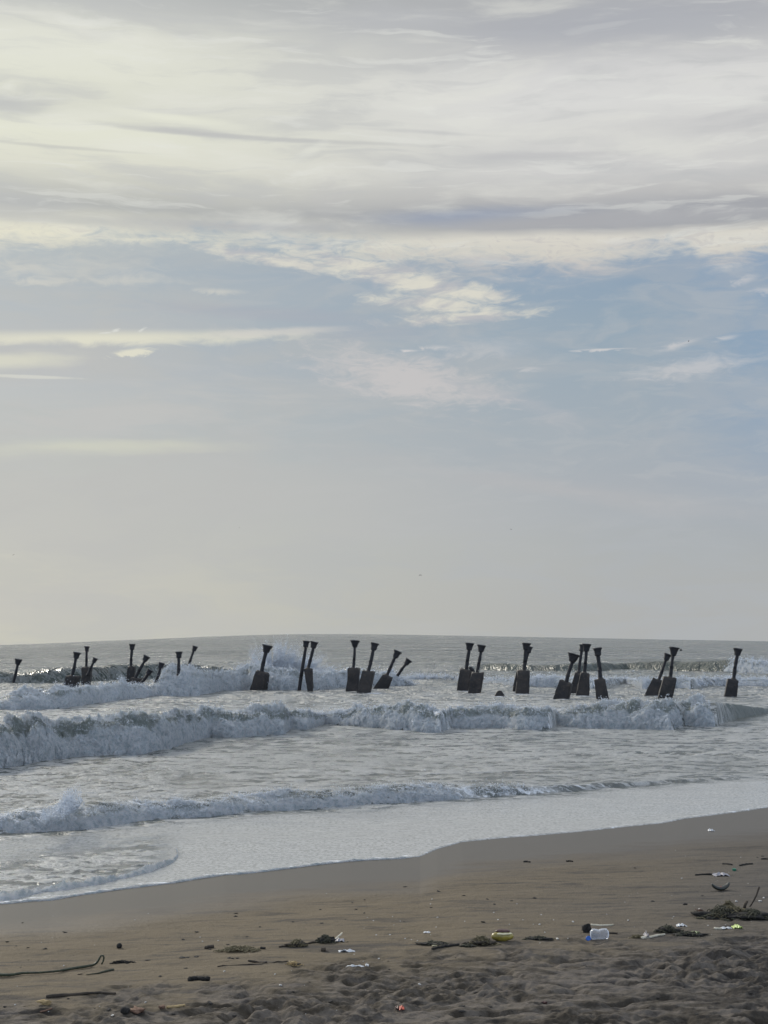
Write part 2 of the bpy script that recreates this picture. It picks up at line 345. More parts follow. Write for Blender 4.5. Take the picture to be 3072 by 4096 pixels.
def sand_material():
    m, q, out = new_mat('beach_sand'); x, y, z = posn(q)
    wet, tr = attr(q, 'wet'), attr(q, 'trample')
    v = q.xyz(q.mul(x, .35), y, 0.0)
    n1 = q.noise(v, .9, 6, .6, .6); n2 = q.noise(v, 3.2, 6, .65, .4); n3 = q.noise(q.xyz(x, y, z), 14.0, 5, .65); n4 = q.noise(q.xyz(x, y, z), 170.0, 3, .6)
    n5 = q.noise(q.xyz(x, y, 9.0), .22, 3, .5)
    tan = q.mix(n2, (.122, .096, .062), (.170, .136, .090)); grey = q.mix(n2, (.072, .065, .058), (.105, .094, .082))
    side = q.ss(q.add(q.sub(x, q.mul(y, .10)), q.mul(q.sub(n5, .5), 5.0)), -1.5, 5.0)
    c = q.mix(side, tan, grey)
    dark = q.ss(q.add(n1, q.add(q.mul(q.sub(n2, .5), .7), q.mul(side, .05))), .53, .72)       # black mineral sand in streaks
    c = q.mix(q.mul(dark, .72), c, (.036, .034, .035))
    n7 = q.noise(q.xyz(q.mul(q.add(x, q.mul(n1, .8)), .22), q.add(y, q.mul(x, -.06)), 6.0), 6.5, 5, .62)
    c = q.mix(q.mul(q.ss(n7, .52, .66), .60), c, (.040, .037, .037)); c = q.mix(q.mul(q.ss(n7, .44, .34), .30), c, q.mix(side, (.22, .175, .115), (.135, .120, .100)))
    c = q.mix(q.mul(tr, .70), c, q.mix(q.ss(q.add(q.mul(q.noise(q.xyz(q.mul(x, .5), y, 2.0), 7.0, 5, .65), .65), q.mul(n1, .35)), .43, .58), (.014, .0125, .012), (.150, .130, .112)))  # trampled grey sand; its mottling also stands in for shadows among the scuffs
    c = q.mix(q.mul(q.ss(q.add(n3, q.mul(q.sub(n4, .5), .3)), .57, .70), .35), c, (.06, .055, .052))
    c = q.mix(wet, c, q.mix(n5, (.046, .039, .030), (.062, .049, .035)))
    c = q.mix(.5, c, q.mix(1.0, c, q.mix(n4, (.55, .55, .55), (1.45, 1.45, 1.45)), 'MULTIPLY'))
    rough = q.sub(q.ss(wet, 0, 1, .88, .52), q.ss(wet, .70, 1.0, 0.0, .11))
    b = principled(q, Base_Color=c, Roughness=rough); q.put(b.inputs['Specular IOR Level'], q.ss(wet, 0, 1, .2, .28))
    h = q.add(q.mul(n3, q.ss(wet, 0, 1, 1.0, .06)), q.mul(n4, q.ss(wet, 0, 1, .22, .01)))
    q.put(b.inputs['Normal'], bump(q, h, .035))
    q.nt.links.new(b.outputs[0], out.inputs[0]); return m
def stone_material(name, c1, c2, c3, sc=4.0, rough=.75, bd=.03, spec=.35):
    m, q, out = new_mat(name)
    t = q.n('ShaderNodeTexCoord').outputs['Object']; oi = q.n('ShaderNodeObjectInfo').outputs['Random']
    mp = q.n('ShaderNodeVectorMath', operation='ADD'); q.put(mp.inputs[0], t); q.put(mp.inputs[1], q.xyz(q.mul(oi, 40.0), q.mul(oi, 17.0), 0.0)); t = mp.outputs[0]
    n1 = q.noise(t, sc*.6, 5, .6, .4); n2 = q.noise(t, sc*3, 6, .65); n3 = q.noise(t, sc*11, 4, .6)
    c = q.mix(q.ss(n1, .35, .65), c1, c2); c = q.mix(q.mul(q.ss(n2, .52, .72), .8), c, c3)
    b = principled(q, Base_Color=c, Roughness=rough); b.inputs['Specular IOR Level'].default_value = spec
    q.put(b.inputs['Normal'], bump(q, q.add(n2, q.mul(n3, .4)), bd))
    q.nt.links.new(b.outputs[0], out.inputs[0]); return m
def plain(name, c, rough=.6, var=.3, sc=20.0, **k):
    m, q, out = new_mat(name); t = q.n('ShaderNodeTexCoord').outputs['Object']
    n = q.noise(t, sc, 4, .6); c2 = tuple(v*(1-var) for v in c)
    b = principled(q, Base_Color=q.mix(q.ss(n, .35, .65), c2, c), Roughness=rough, **k)
    q.put(b.inputs['Normal'], bump(q, n, .004)); q.nt.links.new(b.outputs[0], out.inputs[0]); return m
M_WATER, M_FOAM, M_SPRAY, M_SAND = water_material(), foam_material(), spray_material(), sand_material()
M_IRON = stone_material('weathered_iron', (.011,.012,.015), (.019,.018,.020), (.040,.030,.025), 3.0, .62, .03)
M_CONC = stone_material('barnacled_concrete', (.016,.015,.015), (.034,.028,.024), (.080,.058,.042), 2.0, .62, .05, .4)
M_GUANO = stone_material('salt_crusted_rim', (.05,.055,.06), (.12,.13,.14), (.22,.24,.25), 6.0, .8, .03)

# ------------------------------------------------------------------ traced lines of the sea (photo pixels)
def tab(*p):
    a = np.array(p, float).reshape(-1, 2); return a[:, 0], a[:, 1]
SHORE = tab(-120,3628, 0,3617, 200,3600, 420,3568, 520,3553, 700,3532, 900,3500, 1060,3487, 1250,3463, 1400,3446, 1560,3437, 1680,3427, 1750,3396, 1850,3368, 2000,3353, 2150,3342, 2330,3326, 2480,3310, 2650,3293, 2740,3275, 2860,3260, 2980,3244, 3072,3230, 3200,3212)
A_TOE = tab(-200,3375, 0,3357, 181,3348, 362,3331, 470,3313, 603,3298, 814,3278, 1000,3259, 1241,3245, 1482,3230, 1723,3213, 2000,3195, 2253,3178, 2434,3160, 2614,3145, 2795,3130, 3072,3113, 3300,3098)
A_TOP = tab(-200,3300, 0,3271, 120,3247, 211,3241, 259,3215, 331,3229, 422,3223, 542,3211, 663,3217, 814,3208, 904,3193, 1000,3187, 1060,3183, 1133,3162, 1241,3171, 1422,3159, 1573,3144, 1723,3141, 1874,3150, 2000,3150, 2120,3150, 2253,3148, 2434,3140, 2614,3133, 2795,3122, 3072,3108, 3300,3094)
B_TOE = tab(-200,3110, 0,3089, 120,3069, 241,3047, 309,3039, 434,3034, 579,3025, 675,3006, 763,2975, 845,2956, 941,2958, 1134,2948, 1160,2926, 1230,2927, 1303,2903, 1469,2915, 1589,2927, 1758,2939, 1806,2919, 1975,2917, 2100,2927, 2193,2923, 2223,2908, 2313,2913, 2494,2914, 2675,2923, 2735,2911, 2856,2913, 2898,2890, 3072,2858, 3300,2860)
B_TOP = tab(-200,2900, 0,2900, 39,2881, 87,2878, 183,2900, 270,2895, 410,2874, 482,2869, 603,2864, 723,2857, 893,2850, 989,2840, 1134,2845, 1279,2857, 1375,2859, 1447,2833, 1517,2838, 1637,2823, 1686,2838, 1782,2847, 1903,2835, 2023,2838, 2100,2833, 2162,2845, 2253,2839, 2404,2818, 2554,2821, 2675,2812, 2825,2804, 2886,2815, 2930,2820, 3072,2843, 3300,2850)
C_TOE = tab(-200,2860, 0,2850, 120,2847, 270,2841, 362,2825, 506,2805, 617,2792, 796,2789, 893,2768, 989,2763, 1086,2765, 1279,2764, 1389,2756, 1493,2753, 1600,2750, 1700,2745)
C_TOP = tab(-200,2800, 0,2800, 48,2775, 120,2768, 217,2765, 337,2756, 458,2741, 487,2724, 510,2741, 603,2746, 641,2712, 675,2680, 747,2676, 820,2693, 941,2693, 999,2668, 1062,2664, 1110,2688, 1279,2693, 1389,2693, 1493,2690, 1570,2696, 1640,2712, 1700,2730)
C2_TOE = tab(1560,2724, 1800,2728, 1935,2736, 2053,2749, 2222,2753, 2370,2762, 2500,2740, 2569,2760, 2707,2759, 2762,2762, 2786,2753, 2897,2748, 3072,2753, 3300,2753)
C2_TOP = tab(1560,2704, 1800,2710, 1943,2713, 2053,2719, 2129,2709, 2200,2707, 2370,2719, 2500,2717, 2569,2721, 2714,2721, 2810,2714, 2914,2716, 3072,2717, 3300,2717)
D_TOE = tab(-300,2745, 0,2742, 250,2738, 500,2728, 800,2712, 1050,2710)
D_TOP = tab(-300,2690, 0,2688, 96,2695, 183,2681, 270,2674, 386,2666, 482,2661, 627,2659, 748,2659, 845,2669, 965,2688, 1050,2704)
D2_TOE = tab(1700,2676, 1948,2686, 2095,2689, 2300,2690, 2500,2680, 2700,2685, 2897,2693, 3072,2703, 3300,2705)
D2_TOP = tab(1700,2672, 1900,2664, 1948,2658, 2011,2658, 2095,2665, 2220,2660, 2349,2652, 2433,2654, 2500,2655, 2569,2650, 2714,2647, 2810,2647, 2890,2640, 2965,2640, 3072,2655, 3300,2660)
def ip(t, u): return np.interp(u, t[0], t[1])
class Wave:
    def __init__(s, toe, top, lean=1.6, back=4.0, u0=-300, u1=3300, fade=120):
        s.toe, s.top, s.lean, s.back, s.u0, s.u1, s.fade = toe, top, lean, back, u0, u1, fade
    def at(s, u):               # toe x, y ; height ; run of the front
        xt, yt = on_z(u, ip(s.toe, u)); n = (ip(s.toe, u)-ip(s.top, u))/4
        H = n*yt/F/(1-s.lean*n/F*1.0); H = n*yt/F*1.02
        for _ in range(3):
            D = np.maximum(s.lean*H, .1); _x, _y, w = ray(u, ip(s.top, u)); H = np.maximum(CH+w/_y*(yt+D), .02)
        H = H*sstep(u, s.u0, s.u0+s.fade)*(1-sstep(u, s.u1-s.fade, s.u1))
        return xt, yt, H, np.maximum(s.lean*H, .1)
WA = Wave(A_TOE, A_TOP, 2.2, 5.0); WB = Wave(B_TOE, B_TOP, 1.8, 4.0); WC = Wave(C_TOE, C_TOP, 2.2, 4.0, u1=1690)
WC2 = Wave(C2_TOE, C2_TOP, 2.0, 4.0, u0=1560); WD = Wave(D_TOE, D_TOP, 1.6, 4.0, u1=1040); WD2 = Wave(D2_TOE, D2_TOP, 2.4, 5.0, u0=1700, fade=300)
WAVES = [WA, WB, WC, WC2, WD, WD2]

# horizon line of the photograph dips at both sides: the far swell is lower there
HD = tab(-300,12.0, 0,11.4, 200,9.6, 400,7.4, 600,5.4, 800,3.2, 1000,1.5, 1200,.4, 1400,.4, 1660,1.2, 2100,3.2, 2650,5.8, 3072,7.6, 3400,8.6)
def far_dip(u, y): return -ip(HD, u)/F*y*sstep(np.log(np.maximum(y, 1)), math.log(130), math.log(700))
def tx2u(tx): return (tx*1.0/1.0*F*1.0+384)*4        # close enough near the horizon row
def sea_height(x, y):
    tx = x/y; u = np.clip(tx2u(tx), -300, 3300); z = far_dip(u, y)
    for w in WAVES:
        _, yt, H, D = w.at(u); q = y-yt-.12*H
        f = np.where(q < D, np.where(q > 0, np.sin(np.clip(q/D, 0, 1)*math.pi/2)**.8, 0), np.exp(-((q-D)/(w.back*np.maximum(H, .05)))**2))
        z = z+H*.93*f*(1-sstep(np.abs(tx), .28, .5))
    return z

# ------------------------------------------------------------------ beach profile
def shore_y(tx):
    u = tx2u(tx); xs, ys = on_z(np.clip(u, -120, 3200), ip(SHORE, np.clip(u, -120, 3200)))
    # u -> tangent is exact only at the horizon row, so iterate on the traced pixels
    for _ in range(4):
        v = ip(SHORE, np.clip(u, -120, 3200)); a, b, c = ray(u, v); u = u+(tx-a/b)*F*4
    v = ip(SHORE, np.clip(u, -120, 3200)); a, b, c = ray(u, v); ys = -CH*b/c
    tl, yl = -.255, 20.5; tr, yr = .255, 35.5
    ys = np.where(tx < tl, yl*(1-tl*.95)/(1-tx*.95), ys)
    ys = np.where(tx > tr, np.minimum(yr*(1-tr*.95)/np.maximum(1-tx*.95, .12), 250), ys)
    return ys
def sand_base(x, y):
    tx = np.clip(x/np.maximum(y, 3.0), -4, 4); ys = shore_y(tx); L = np.maximum(ys-12.0, 5.0); t = (ys-y)/L
    tt = np.maximum(t, 0)*1.25
    return np.where(t > 0, .66*tt/(1+tt**3)**(1/3.), np.maximum(t*.66*1.25, -2.2))
def trample_edge(u): return np.interp(u, [-500, 0, 700, 1100, 1500, 2000, 2600, 3072, 3600], [4075, 4040, 3960, 3900, 3835, 3785, 3760, 3715, 3690])
def hit_sand(u, v):
    a, b, c = ray(u, v); ks = np.linspace(10, 48, 1100)
    zs = sand_z(a*ks, b*ks); d = CH+c*ks-zs; i = int(np.argmax(d < 0)); k0, k1 = ks[i-1], ks[i]
    k = k0+(k1-k0)*d[i-1]/(d[i-1]-d[i]); return Vector((a*k, b*k, CH+c*k))
def masks(x, y):
    z = sand_base(x, y); a = x/y; cz = (z-CH)/y         # back to photo pixels
    b = (cz*cP-sP)/(cP+cz*sP); v = (512-b*F)*4; u = (a*(cP-b*sP)*F+384)*4
    tr = sstep(v+90*perlin2(x*1.3, y*.9, 3)+60*perlin2(x*4, y*2, 4), trample_edge(u)-60, trample_edge(u)+90)
    ys = shore_y(np.clip(x/np.maximum(y, 3.0), -4, 4)); vs = ip(SHORE, u)
    wet = 1-sstep(v-vs+26*perlin2(x*.5, y*.7, 6)+10*perlin2(x*1.7, y*2.2, 8), 55, 205)
    return z, tr, wet, v, u
def sand_z(x, y):
    x, y = np.broadcast_arrays(x, y); y_ = np.maximum(y, 5.0)
    z, tr, wet, v, u = masks(x, y_)
    dry = 1-wet
    # ridged, scuffed surface where people walked
    w1 = perlin2(x*.9+3, y*.9, 9)*.25; fx, fy = x+w1, y+w1
    n = perlin2(fx*1.5, fy*2.3, 1)*.050+perlin2(fx*3.4, fy*5.6, 2)*.040+(.2-np.abs(perlin2(fx*4.2, fy*7.0, 3)))*.035+perlin2(x*9, y*15, 5)*.020+perlin2(x*19, y*28, 7)*.009
    n = n*(.55+.9*sstep(perlin2(x*.7, y*.8, 44), -.35, .4))
    pits = -sstep(perlin2(x*2.0+7, y*3.4, 11), .20, .42)*.055
    s = perlin2(x*.5, y*1.4, 13)*.028+perlin2(x*2.2, y*4.5, 14)*.009+perlin2(x*7, y*10, 15)*.004
    return z+tr*(n+pits)+dry*(.35+.65*(1-tr))*s

# ------------------------------------------------------------------ ground sheet
def columns(n, half=.285, far=4.0, k=26):
    c = np.linspace(-half, half, n); o = half*np.exp(np.linspace(0, math.log(far/half), k+1))[1:]
    return np.concatenate([-o[::-1], c, o])
def build_sand():
    tx = columns(860)
    ys = [-40, -20, -8, 0, 4, 7, 9.5]; y = 11.4
    while y < 48: ys.append(y); y *= 1.00135
    ys += [55, 70, 100, 180, 400]; ys = np.array(ys)
    Y, T = np.meshgrid(ys, tx, indexing='ij'); X = T*np.maximum(Y, 11.4)
    Z = sand_z(X, np.maximum(Y, 11.4)); _, tr, wet, _, _ = masks(X, np.maximum(Y, 11.4))
    Z = np.where(Y < 11, Z*.3+.63*.7, Z)
    me = grid_mesh('sand', X, Y, Z, {'wet': wet, 'trample': tr})
    tag(link('sand', me, M_SAND), 'grey brown beach sand, wet near the swash and trampled in front', None, None, 'structure')
build_sand()

# ------------------------------------------------------------------ sea sheet
INNER = tab(-200,3612, 0,3600, 60,3592, 190,3566, 400,3534, 500,3513, 620,3478, 700,3447)    # small second swash front
FEET = [(1030,104),(1190,103),(1410,102),(1470,98),(1520,98),(1860,102),(1905,98),(2085,97),(2060,101),(2240,90),(2330,95),(2420,89.5),(2615,96),(2660,91),(2922,92),(280,108),(1995,93)]
def build_water():
    tx = columns(840, .285, 2.5, 22)
    ys = [5, 9, 13, 16]; y = 17.5
    while y < 1100: ys.append(y); y *= (1.0028 if y < 60 else 1.0030 if y < 200 else 1.006)
    while y < 14000: ys.append(y); y *= 1.06
    ys.append(14000.); Y, T = np.meshgrid(np.array(ys), tx, indexing='ij'); X = T*Y
    u = tx2u(T); ysh = shore_y(T); dI = (Y-ysh)*.72                    # metres seaward of the water's edge
    Z = sea_height(X, Y)
    px = (F*CH/Y)                                                      # rows under the horizon
    deep = sstep(Y, 60, 140)
    # chop in octaves, each faded out where the sheet is too coarse for it
    dyy = Y*.0030
    a = 0
    for i, (lx, ly, am) in enumerate(((30, 11, .22), (12, 5, .17), (5, 2.2, .19), (2.2, 1.0, .095), (1.0, .45, .046), (.45, .22, .018))):
        k = 1-sstep(dyy*3.0, ly*.6, ly*1.2); w = perlin2(X/lx+.2*i, Y/ly+X/lx*.4, 20+i); w = .35*w+.65*(.45-np.abs(w))*1.2
        a = a+k*w*am*(deep if lx > 8 else (.60+.35*deep))
    calm = sstep(dI, 0.0, 9.0)
    Z = Z+a*(.10+.9*calm)
    film = .012+.02*sstep(dI, .3, 3)
    vin = ip(INNER, u); xi, yi = on_z(u, vin); step = sstep(Y-yi, 0, .25)*(1-sstep(u, 640, 760)); Z = Z+step*.03*(1+1.0*perlin2(X*2.5, Y*5, 31))
    Z = np.where(dI < 0, film+dI*1.2, Z+film)
    Z = np.where(dI < 0, np.maximum(Z, -1.0), Z)
    # foam cover
    foam = .34*(1-sstep(np.abs(dI-.02), .05, .40))*(1-.35*sstep(u, 1500, 1900))
    foam = foam+.12*(1-sstep(dI, .2, 4.0))*(dI > 0)
    foam = foam+.10*sstep(u, 2000, 3000)*(1-sstep(dI, 0, 4))
    _bcut = 1-sstep(u, 2840, 2920)
    for w, s_, amt, ext in ((WA, 1, .50, 5.0), (WB, 1, .42, 7), (WC, 1, .42, 8), (WC2, 1, .40, 8), (WD, 1, .10, 5), (WD2, 1, .12, 10)):
        _, yt, H, D = w.at(np.clip(u, -300, 3300)); q = Y-yt
        foam = foam+amt*sstep(H, .05, .3)*(q > 0)*(_bcut if w is WB else 1)*np.exp(-np.maximum(q-D, 0)/ext)*(.8+.6*perlin2(X*.4, Y*.35, 33))
    # white shoulders right of the nearest wave and round the pillars
    _, ya, Ha, Da = WA.at(np.clip(u, -300, 3300)); q = Y-ya
    foam = foam+.33*sstep(u, 1750, 2200)*(1-sstep(u, 2900, 3300)*.3)*(q > 0)*np.exp(-q/2.2)
    _, yb, Hb, Db = WB.at(np.clip(u, -300, 3300)); foam = foam+.10*(Y > yb)*(1-sstep(Y, 95, 110))
    foam = foam+.34*sstep(u, 2480, 2620)*sstep(Y, 118, 128)*(1-sstep(Y, 150, 160))*(.6+.9*perlin2(X*.25, Y*.12, 37))
    _, yc2, Hc2, _ = WC2.at(np.clip(u, -300, 3300)); foam = foam+.16*(Y > 93)*(Y < 116)*sstep(u, 1500, 1700)
    for (pu, pY) in FEET:
        a_, b_, _c = ray(pu, 2770); px_, py_ = a_/b_*pY, pY; r2 = ((X-px_)/.75)**2+((Y-py_+.3)/1.3)**2; foam = foam+.38*np.exp(-r2)*(1-.9*np.exp(-r2*3)*0)
    milk = np.clip(1-sstep(Y, 85, 150), 0, 1)*(.72+.22*perlin2(X*.15, Y*.2, 40))+.05
    _, yd, Hd, Dd = WD.at(np.clip(u, -300, 3300)); _, yd2, Hd2, Dd2 = WD2.at(np.clip(u, -300, 3300))
    green = (np.exp(-((Y-yd-Dd*.5)/(2.2))**2)*sstep(Hd, .2, .5)+np.exp(-((Y-yd2-Dd2*.5)/4.)**2)*sstep(Hd2, .3, .7))
    for w in (WA, WB, WC):
        _, yw, Hw, Dw = w.at(np.clip(u, -300, 3300)); green = green+.5*np.exp(-((Y-yw-Dw*1.1)/(1.0+Dw))**2)*sstep(Hw, .1, .5)
    qq = np.exp(-((Y-yb-1.5)/5.0)**2)*sstep(u, 2860, 2950); milk = milk*(1-.9*qq); green = green+.8*qq; foam = foam-.6*qq
    chop = .12+.34*calm+.50*deep
    chop = chop+.18*(u < 720)*(Y > yi)*(1-sstep(Y-yi, 1.0, 6.0))*(1-sstep(u, 500, 740))
    filmm = (1-sstep(Y-ya, -1.2, -.3))*(Y < ya+5)*(dI > -1)*(1-(1-sstep(u, 560, 740))*sstep(Y-yi, .0, .4)*(1-sstep(Y-yi, 2.0, 4.5)))
    chop = chop*(1-.86*filmm)
    me = grid_mesh('water', X, Y, Z, {'film': filmm, 'foam': np.clip(foam, -1, 1.2), 'milk': np.clip(milk, 0, 1), 'green': np.clip(green, 0, 1), 'chop': np.clip(chop, 0, 1)})
    tag(link('water', me, M_WATER), 'grey choppy sea with milky foam streaked surf towards the sand', None, None, 'structure')
build_water()

# ------------------------------------------------------------------ breaking foam
def shards(P, V, size, stretch):
    n = len(P); Vn = V/np.linalg.norm(V, axis=1)[:, None]
    s = size*np.random.uniform(.4, 1.3, n)[:, None]; a = np.random.normal(size=(n, 3)); b = np.cross(Vn, a); b /= np.linalg.norm(b, axis=1)[:, None]; c = np.cross(Vn, b)
    k = stretch*np.random.uniform(.5, 1.5, n)[:, None]
    return np.stack([P+Vn*s*k, P-Vn*s*k*.7+b*s*.5, P-Vn*s*.4-b*s*.35+c*s*.4, P-Vn*s*.3-c*s*.5], 1)
def roller(name, w, u0, u1, label, grain=1.0, du=1.6, rows=90, thin=.45, taper=60, over=.06, lump=1.0, fuzz=14.0):
    u = np.arange(u0, u1, du); xt, yt, H, D = w.at(u)
    env = sstep(u, u0, u0+taper)*(1-sstep(u, u1-taper, u1)); H = H*(.15+.85*env)
    # soften the traced toe and let it be ragged
    s = xt*1.0
    toe_r = (perlin2(s*1.1, 0*s, 50)*.35+perlin2(s*3.3, 0*s, 51)*.18)*np.minimum(H*1.2, 1)
    t = np.linspace(0, 1, rows)[:, None]
    # profile: t<.62 front, then over the top and down behind
    tf = np.clip(t/.62, 0, 1); tb = np.clip((t-.62)/.38, 0, 1)
    q = (-.10*H+D*tf**1.5*1.05)[...]*1.0+tb*1.7*np.maximum(H, .15)
    z = H*(1-(1-tf)**1.9)*1.0-tb**1.6*H*.55-.05*(1-tf)
    belly = np.sin(tf*math.pi)*.12*H*(1-tb)
    X = np.broadcast_to(xt[None], q.shape).copy(); Y = yt[None]+q-belly+toe_r[None]*(1-tf); Z = z+0*q
    # carry x along the ray so the sheet widens with depth
    X = X*(Y/yt[None])
    sc = np.clip(H, .12, 1.2)[None]*grain
    # billowing displacement along the outward direction
    ny, nz = -(1-tf)*.75-.15, .55+tf*.55
    d = 0; amp = .36*lump; fr = .62
    for o in range(7):
        nn = perlin(X*fr/grain+o*7.7, Y*fr/grain, Z*fr/grain*1.2+o*3.1); d = d+(np.abs(nn)*1.6-.35)*amp; fr *= 2.05; amp *= .60
    edge = np.minimum(1, np.minimum(t/.06, 1))*(1-tb*.7)
    d = d*sc*edge*(.35+.65*env)[None]
    Y = Y+d*ny; Z = Z+d*nz*.9; X = X+perlin(X*3, Y*3, Z*3+9)*.06*sc
    # ragged spikes along the crest
    cr = np.exp(-((t-.62)/.13)**2); sp = np.maximum(perlin(X*4/grain, Y*5/grain, Z*4), 0)*.30+np.maximum(perlin(X*13/grain, Y*13/grain, Z*9), 0)*.22
    Z = Z+cr*(sp+perlin2(X*.9/grain, 0*X, 66)*.35)*sc*.7*env[None]
    Z = Z+far_dip(u, yt)[None]+over*0
    th = np.clip(thin*(.10+1.5*np.exp(-((tf-.72)/.22)**2)*(1-tb)**3)+0*X, 0, 1)*(1-.6*np.clip(tb*3, 0, 1))
    me = grid_mesh(name, X, Y, Z, {'thin': th})
    o = link(name, me, M_FOAM); tag(o, label, 'wave', 'lines of breaking surf', 'stuff')
    wgt = (d/sc+.3).clip(.02)*env[None]*(1-tb)*(.25+tf); wgt = wgt.ravel(); nfz = int((u1-u0)*fuzz); rs = np.random.RandomState(int(u1)); ii = rs.choice(wgt.size, nfz, p=wgt/wgt.sum())
    px_ = np.interp(X.ravel()[ii]/Y.ravel()[ii], xt/yt, yt)/F
    off = rs.exponential(1.0, nfz)[:, None]*px_[:, None]*1.6
    P = np.stack([X.ravel()[ii], Y.ravel()[ii], Z.ravel()[ii]], 1)+off*np.stack([rs.normal(0, .6, nfz), -np.abs(rs.normal(.3, .5, nfz)), rs.uniform(-.2, 1.2, nfz)], 1)
    FUZZ.append(shards(P, rs.normal(0, 1, (nfz, 3))+np.array((0, -.2, .6)), (px_*.85)[:, None]*rs.uniform(.3, 1.2, nfz)[:, None], 1.0))
    return u, xt, yt, H, D
FUZZ = []
rB = roller('breaking_wave', WB, -180, 2912, 'tall tumbling white breaker crossing the whole frame in front of the pillars', .9, 1.7, 120, .60, 110)
rA = roller('breaking_wave', WA, -180, 2150, 'low foaming breaker nearest the sand, with a small spout of spray at its left', .55, 1.7, 80, .42)
rC = roller('breaking_wave', WC, -180, 1700, 'white water surging around the feet of the left pillars', .9, 1.7, 90, .35)
rC2 = roller('breaking_wave', WC2, 1580, 3290, 'thin line of white foam running behind the right pillars', .6, 1.7, 60, .45)
rD2 = roller('breaking_wave', WD2, 2860, 3290, 'farthest curl of white foam at the right edge of the frame', .9, 1.7, 60, .5, 90)

def resample(pts, n):
    P = np.array(pts, float); d = np.concatenate([[0], np.cumsum(np.linalg.norm(np.diff(P, axis=0), axis=1))]); t = np.linspace(0, d[-1], n)
    return np.stack([np.interp(t, d, P[:, i]) for i in range(P.shape[1])], 1)
# foam lip of the green swell at far left, foam beads of the swash
def bead(name, line, u0, u1, Hm, wd, label, du=2.0, seed=0, env_t=60):
    PL = resample(np.stack([line[0], line[1]], 1), int((u1-u0)/du)); u = PL[:, 0]; xt, yt = on_z(PL[:, 0], PL[:, 1]); kk_ = np.linspace(0, u1-u0, len(u)); env = sstep(kk_, 0, env_t)*(1-sstep(kk_, u1-u0-env_t, u1-u0))
    a = np.linspace(0, math.pi, 9)[:, None]; r = 1+.7*perlin2(xt*3+seed, 0*xt, 70)+.4*perlin2(xt*9, 0*xt, 71); r = np.maximum(r, .15)*env
    Y = yt[None]-np.cos(a)*wd*r[None]+(perlin2(xt*1.5, 0*xt, 72)*.10)[None]; X = xt[None]*(Y/yt[None]); Z = np.sin(a)*Hm*r[None]+.0*Y
    n = perlin(X*7, Y*7, Z*7+seed)+.6*perlin(X*17, Y*17, Z*17); Z = Z+n*Hm*.6*np.sin(a); Y = Y+n*wd*.25
    if line is not SHORE: Z = Z+.012
    me = grid_mesh(name, X, Y, Z-.004, {'thin': .08+0*X}); tag(link(name, me, M_FOAM), label, 'foam', None, 'stuff')
SH2 = (SHORE[0][:12], SHORE[1][:12])
bead('foam_line', SH2, -110, 1720, .022, .06, 'thin white foam edge where the swash meets the wet sand')
INARC = tab(-150,3608, 0,3600, 60,3592, 190,3566, 300,3549, 400,3534, 500,3513, 560,3497, 620,3478, 690,3452, 712,3432, 705,3408, 680,3385)
bead('foam_line', INARC, -150, 800, .075, .17, 'curved foam line of a second swash tongue at lower left', seed=5)
ARC = tab(700,3447, 712,3425, 700,3405, 660,3385, 610,3372)

# ------------------------------------------------------------------ spray
def crest_spray(r, per, size, hgt, rng=7):
    u, xt, yt, H, D = r; rs = np.random.RandomState(rng); n = per
    w = np.clip(H, 0, 2)**1.5; w = w*(1+1.4*np.maximum(perlin2(xt*1.2, 0*xt, 80), 0)*3); i = rs.choice(len(u), n, p=w/w.sum())
    h = H[i]; up = rs.exponential(hgt, n)*h
    y = yt[i]+D[i]*rs.uniform(.5, 1.2, n); P = np.stack([xt[i]*(y/yt[i])+rs.normal(0, .05, n), y, h*.95+up+far_dip(u[i], yt[i])], 1)
    V = np.stack([rs.normal(0, .5, n), rs.normal(-.3, .4, n), np.ones(n)], 1)
    return shards(P, V, size*rs.uniform(.5, 1.3, n)[:, None], 1.4)
allsp = [crest_spray(rB, 5000, .016, .07, 1), crest_spray(rA, 2600, .010, .10, 2), crest_spray(rC, 5000, .026, .10, 3), crest_spray(rC2, 1600, .022, .10, 4), crest_spray(rD2, 700, .03, .10, 5)]
tag(link('sea_spray', tris_mesh('sea_spray', np.concatenate(allsp+FUZZ)), M_SPRAY), 'fine droplets thrown up along the breaking crests', 'spray', None, 'stuff')
def splash(name, plumes, Y, n, size, label, rng):
    rs = np.random.RandomState(rng); out = []
    for (u0, v0, u1, v1, wd, wt) in plumes:
        m = int(n*wt); t = rs.beta(1.2, 1.5, m); a = on_y(u0, v0, Y); b = on_y(u1, v1, Y)
        sc_ = Y/F/4
        # clustered strands: points gather round a few random filaments
        k = rs.randint(0, 14, m); fo = rs.normal(0, 1, 14)[k]; fd = rs.normal(0, 1, 14)[k]; top = rs.uniform(.45, 1.05, 14)[k]
        t = t*top
        spread = wd*sc_*(.35+.75*t)
        P = a[None]+(b-a)[None]*t[:, None]+np.stack([fo*spread+rs.normal(0, .22, m)*spread, fd*.5+rs.normal(0, .3, m), rs.normal(0, wd*sc_*.15, m)], 1)
        V = (b-a)[None]+np.stack([fo*(b-a)[2]*.5, fd*.1, 0*t], 1)+rs.normal(0, .15, (m, 3))
        sz = size*(1.25-.8*t)[:, None]*rs.choice([.5, .8, 1.2, 1.8], (m, 1), p=[.4, .35, .18, .07])
        out.append(shards(P, V, sz, 1.7))
    tag(link(name, tris_mesh(name, np.concatenate(out)), M_SPRAY), label, 'spray', None, 'stuff')
